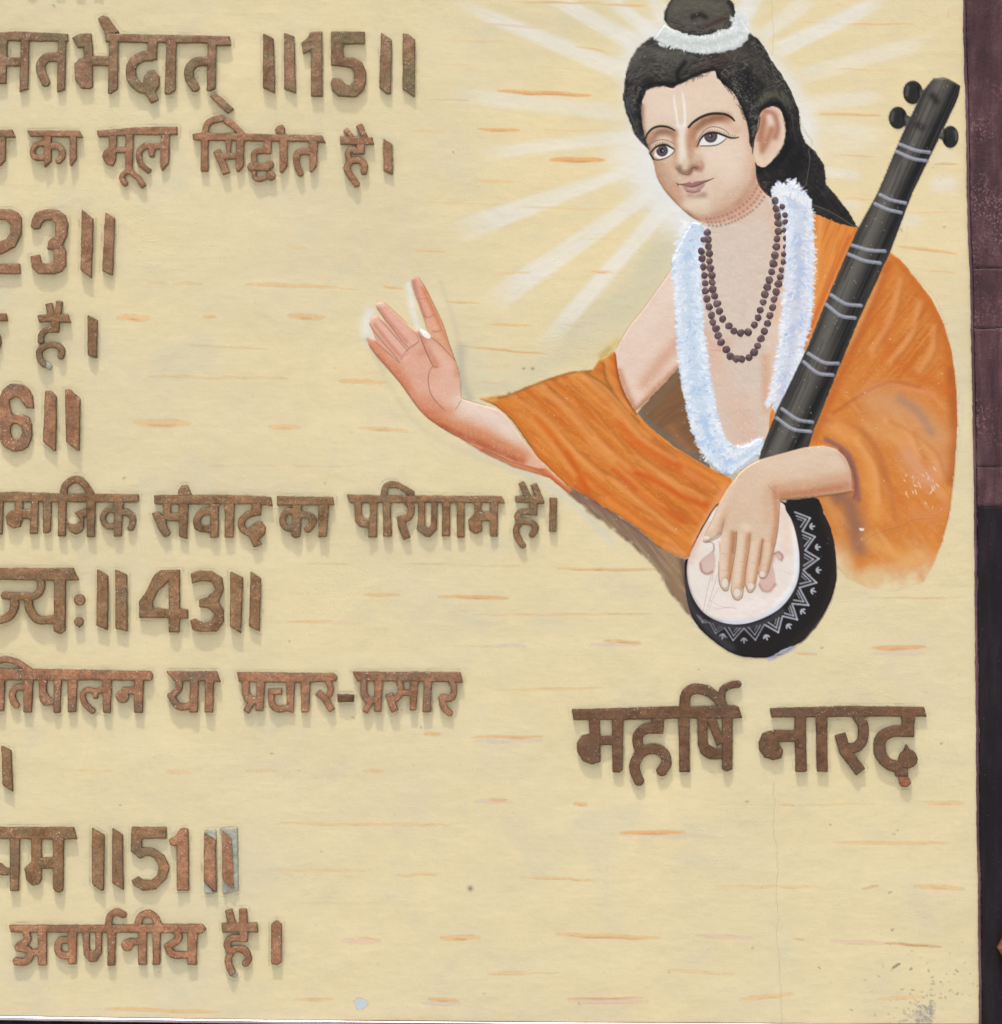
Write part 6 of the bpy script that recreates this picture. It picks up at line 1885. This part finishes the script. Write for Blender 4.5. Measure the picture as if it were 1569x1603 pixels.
# ------------------------------------------------------------------ right hand pilaster
def dark_mat(name, c0, c1, c2, rough, spec, bump, worn=None):
    m, nt, b = new_mat(name)
    PV = scaled(nt, 1, 1, .16)
    P1 = scaled(nt, 1, 1, 1)
    n1 = tex_noise(nt, PV, 60, 4, .6)
    n2 = tex_noise(nt, P1, 14, 4, .6)
    col = ramp(nt, n1, [(0.32, alb(c0)), (0.5, alb(c1)), (0.68, alb(c2))])
    col = mixc(nt, ramp(nt, n2, [(0.42, g(0)), (0.66, g(.7))]), col, alb(c0))
    if worn:
        n3 = tex_noise(nt, P1, 240, 4, .7)
        nz = ramp(nt, tex_noise(nt, P1, 11, 2), [(0.44, g(0)), (0.62, g(1))])
        k = N(nt, 'ShaderNodeMath', operation='MULTIPLY')
        nt.links.new(ramp(nt, n3, [(0.52, g(0)), (0.6, g(.8))]), k.inputs[0])
        nt.links.new(nz, k.inputs[1])
        col = mixc(nt, k.outputs[0], col, alb(worn))
    n5 = tex_noise(nt, P1, 330, 1, .5)
    col = mixc(nt, ramp(nt, n5, [(0.74, g(0)), (0.80, g(.3))]), col, alb((130, 118, 118)))
    nt.links.new(col, b.inputs['Base Color'])
    b.inputs['Roughness'].default_value = rough
    b.inputs['Specular IOR Level'].default_value = spec
    last = None
    for src, d_, s_ in ((tex_noise(nt, P1, 30, 4, .6), .003 * bump, .5), (tex_noise(nt, PV, 260, 3, .6), .0008 * bump, .8), (tex_noise(nt, P1, 300, 3, .7), .0007 * bump, .8)):
        bp = N(nt, 'ShaderNodeBump')
        bp.inputs['Strength'].default_value = s_
        bp.inputs['Distance'].default_value = d_
        nt.links.new(src, bp.inputs['Height'])
        if last is not None:
            nt.links.new(last, bp.inputs['Normal'])
        last = bp.outputs[0]
    nt.links.new(last, b.inputs['Normal'])
    return m
M_PU = dark_mat('maroon_pilaster_paint', (62, 42, 46), (84, 56, 60), (104, 74, 76), .6, .2, 1.8, (140, 108, 106))
M_DK = dark_mat('pilaster_black', (28, 24, 27), (35, 30, 33), (46, 38, 42), .6, .12, .5)  # near-black tone of the lowest block and the plinth
M_LIP = dark_mat('maroon_edge_paint', (70, 46, 54), (96, 66, 74), (128, 96, 102), .5, .4, .7)

ed = np.array([(-500, 1502), (0, 1508), (50, 1508), (80, 1509), (165, 1512), (300, 1514), (380, 1516), (430, 1519), (520, 1520), (600, 1522), (720, 1524), (800, 1525), (950, 1526), (1150, 1528), (1300, 1529), (1400, 1531), (1500, 1532), (1603, 1533), (1800, 1535)], float)
def edge_x(y):
    return np.interp(y, ed[:, 0], ed[:, 1])
def strip(name, ya, yb, xa, xb, h, mat, parent, depth, rough_h=.5, gapr=.6, nx=30, seed=0):
    """one block of the pilaster; xa, xb measured from the running edge"""
    ny = int((yb - ya) / 2) + 1
    yy, uu = np.mgrid[0:ny, 0:nx]
    y = ya + (yb - ya) * yy / (ny - 1)
    u = uu / (nx - 1)
    wob = (noise(y, y * 0 + 3, 16, 16, 0, 600 + seed, 2) - .5) * 1.5 + (noise(y, y * 0, 4, 4, 0, 605, 1) - .5) * .8
    x = edge_x(y) + xa + (xb - xa) * u + wob * np.clip(1 - u * 2, 0, 1)
    jag = (noise(x, x * 0 + seed, 12, 12, 0, 610 + seed, 2) - .5) * gapr * 4
    y2 = y + jag * (np.clip(1 - yy / 2.0, 0, 1) - np.clip(1 - (ny - 1 - yy) / 2.0, 0, 1))
    e = np.minimum(np.minimum(u * (xb - xa), (1 - u) * (xb - xa)), np.minimum(yy * 2.0, (ny - 1 - yy) * 2.0))
    H = h + (noise(x, y, 40, 40, 0, 620 + seed, 3) - .5) * rough_h * 2 - 1.6 * np.clip(1 - e / 3, 0, 1) ** 2
    c = np.ones((ny - 1, nx - 1), bool)
    return field_mesh(name, x, y2, H, c, c, mat, parent, depth)
pil = empty('pilaster', 1600, 1603)
set_props(pil, 'pilaster, dark maroon above and black below, along the right side of the cream wall', 'pilaster')
bpy.context.view_layer.update()
strip('block', -500, 419.5, 5, 150, 7, M_PU, pil, -5, seed=1)
strip('block', 420.4, 513.9, 5, 150, 6.9, M_PU, pil, -5, seed=2)
strip('block', 514.8, 730, 5, 150, 7.05, M_PU, pil, -5, seed=3)
strip('block', 731, 792, 5, 150, 6.95, M_PU, pil, -5, seed=4)
strip('block', 792.4, 1760, 5, 150, 7, M_DK, pil, -5, rough_h=.25, gapr=.2, seed=5)
strip('edge_strip', -500, 1760, 0, 4.4, 4.6, M_LIP, pil, -5, rough_h=.6, nx=6, seed=6)

# orange terracotta corner at the right edge of the view
mo, nt, b = new_mat('terracotta')
Pz = scaled(nt, 1, 1, 1)
nt.links.new(ramp(nt, tex_noise(nt, Pz, 60, 4), [(0.35, alb((106, 54, 34))), (0.65, alb((134, 72, 48)))]), b.inputs['Base Color'])
b.inputs['Roughness'].default_value = .6
d0 = [(1559.5, 1482), (1570, 1463), (1592, 1440), (1616, 1463), (1628, 1484), (1614, 1506), (1590, 1526), (1570, 1500)]
co = []
cxo, cyo = 1594, 1483
for f, hh in ((1.0, 5), (1.0, 20), (.86, 24), (.5, 27)):
    for (x, y) in d0:
        co.append(to_world(np.array(cxo + (x - cxo) * f), np.array(cyo + (y - cyo) * f), hh).tolist())
fs = []
nn = len(d0)
for k in range(3):
    for s in range(nn):
        fs.append((k * nn + s, k * nn + (s + 1) % nn, (k + 1) * nn + (s + 1) % nn, (k + 1) * nn + s)[::-1])
fs.append(tuple(range(3 * nn, 4 * nn)))
me = bpy.data.meshes.new('terracotta_ornament')
me.from_pydata(co, [], fs)
me.update()
me.materials.append(mo)
o = bpy.data.objects.new('terracotta_ornament', me)
COL.objects.link(o)
set_props(o, 'tip of an orange brown pointed ornament on the black pilaster at the lower right edge', 'ornament')

# ------------------------------------------------------------------ bottom metal trim and plinth
mm_, nt, b = new_mat('polished_steel')
Pz = scaled(nt, .15, 1, 1)
nt.links.new(ramp(nt, tex_noise(nt, Pz, 30, 3), [(0.35, alb((160, 140, 150))), (0.65, alb((226, 218, 222)))]), b.inputs['Base Color'])
b.inputs['Metallic'].default_value = 1.0
nt.links.new(ramp(nt, tex_noise(nt, Pz, 90, 3), [(0.3, g(.16)), (0.7, g(.36))]), b.inputs['Roughness'])
def rail(name, prof, mat, parent=None, x0=-500, x1=1531, label=None):
    xs_ = np.linspace(x0, x1, 60)
    n = len(prof)
    co = np.zeros((len(xs_), n, 3))
    for i, x in enumerate(xs_):
        yb = 1589.0 + 13.0 * (1 - math.exp(-max(x, -100) / 900.0)) / (1 - math.exp(-1.7))
        for j, (dy, h) in enumerate(prof):
            co[i, j] = to_world(np.array(x), np.array(yb + dy), h)
    idx = np.arange(len(xs_) * n).reshape(len(xs_), n)
    q = np.stack([idx[:-1, :-1], idx[:-1, 1:], idx[1:, 1:], idx[1:, :-1]], -1).reshape(-1, 4)
    return mesh_obj(name, co.reshape(-1, 3), q, mat, parent)
r1 = rail('metal_trim', [(0, -2), (0, 5), (.8, 8), (2.6, 9.6), (5, 9.2), (7.4, 6.5), (9, 3), (9, -2)], mm_)
set_props(r1, 'thin polished steel strip along the bottom of the cream wall', 'metal trim')
r2 = rail('plinth', [(9.5, -2), (9.5, 2), (12, 3), (60, 3), (200, 3), (200, -2)], M_DK)
set_props(r2, 'dark painted plinth band just below the steel strip', 'plinth')
print('objects', len(bpy.data.objects), 'tris', sum(sum(max(0, 2) for _ in range(1)) * len(o.data.polygons) for o in bpy.data.objects if o.type == 'MESH'))
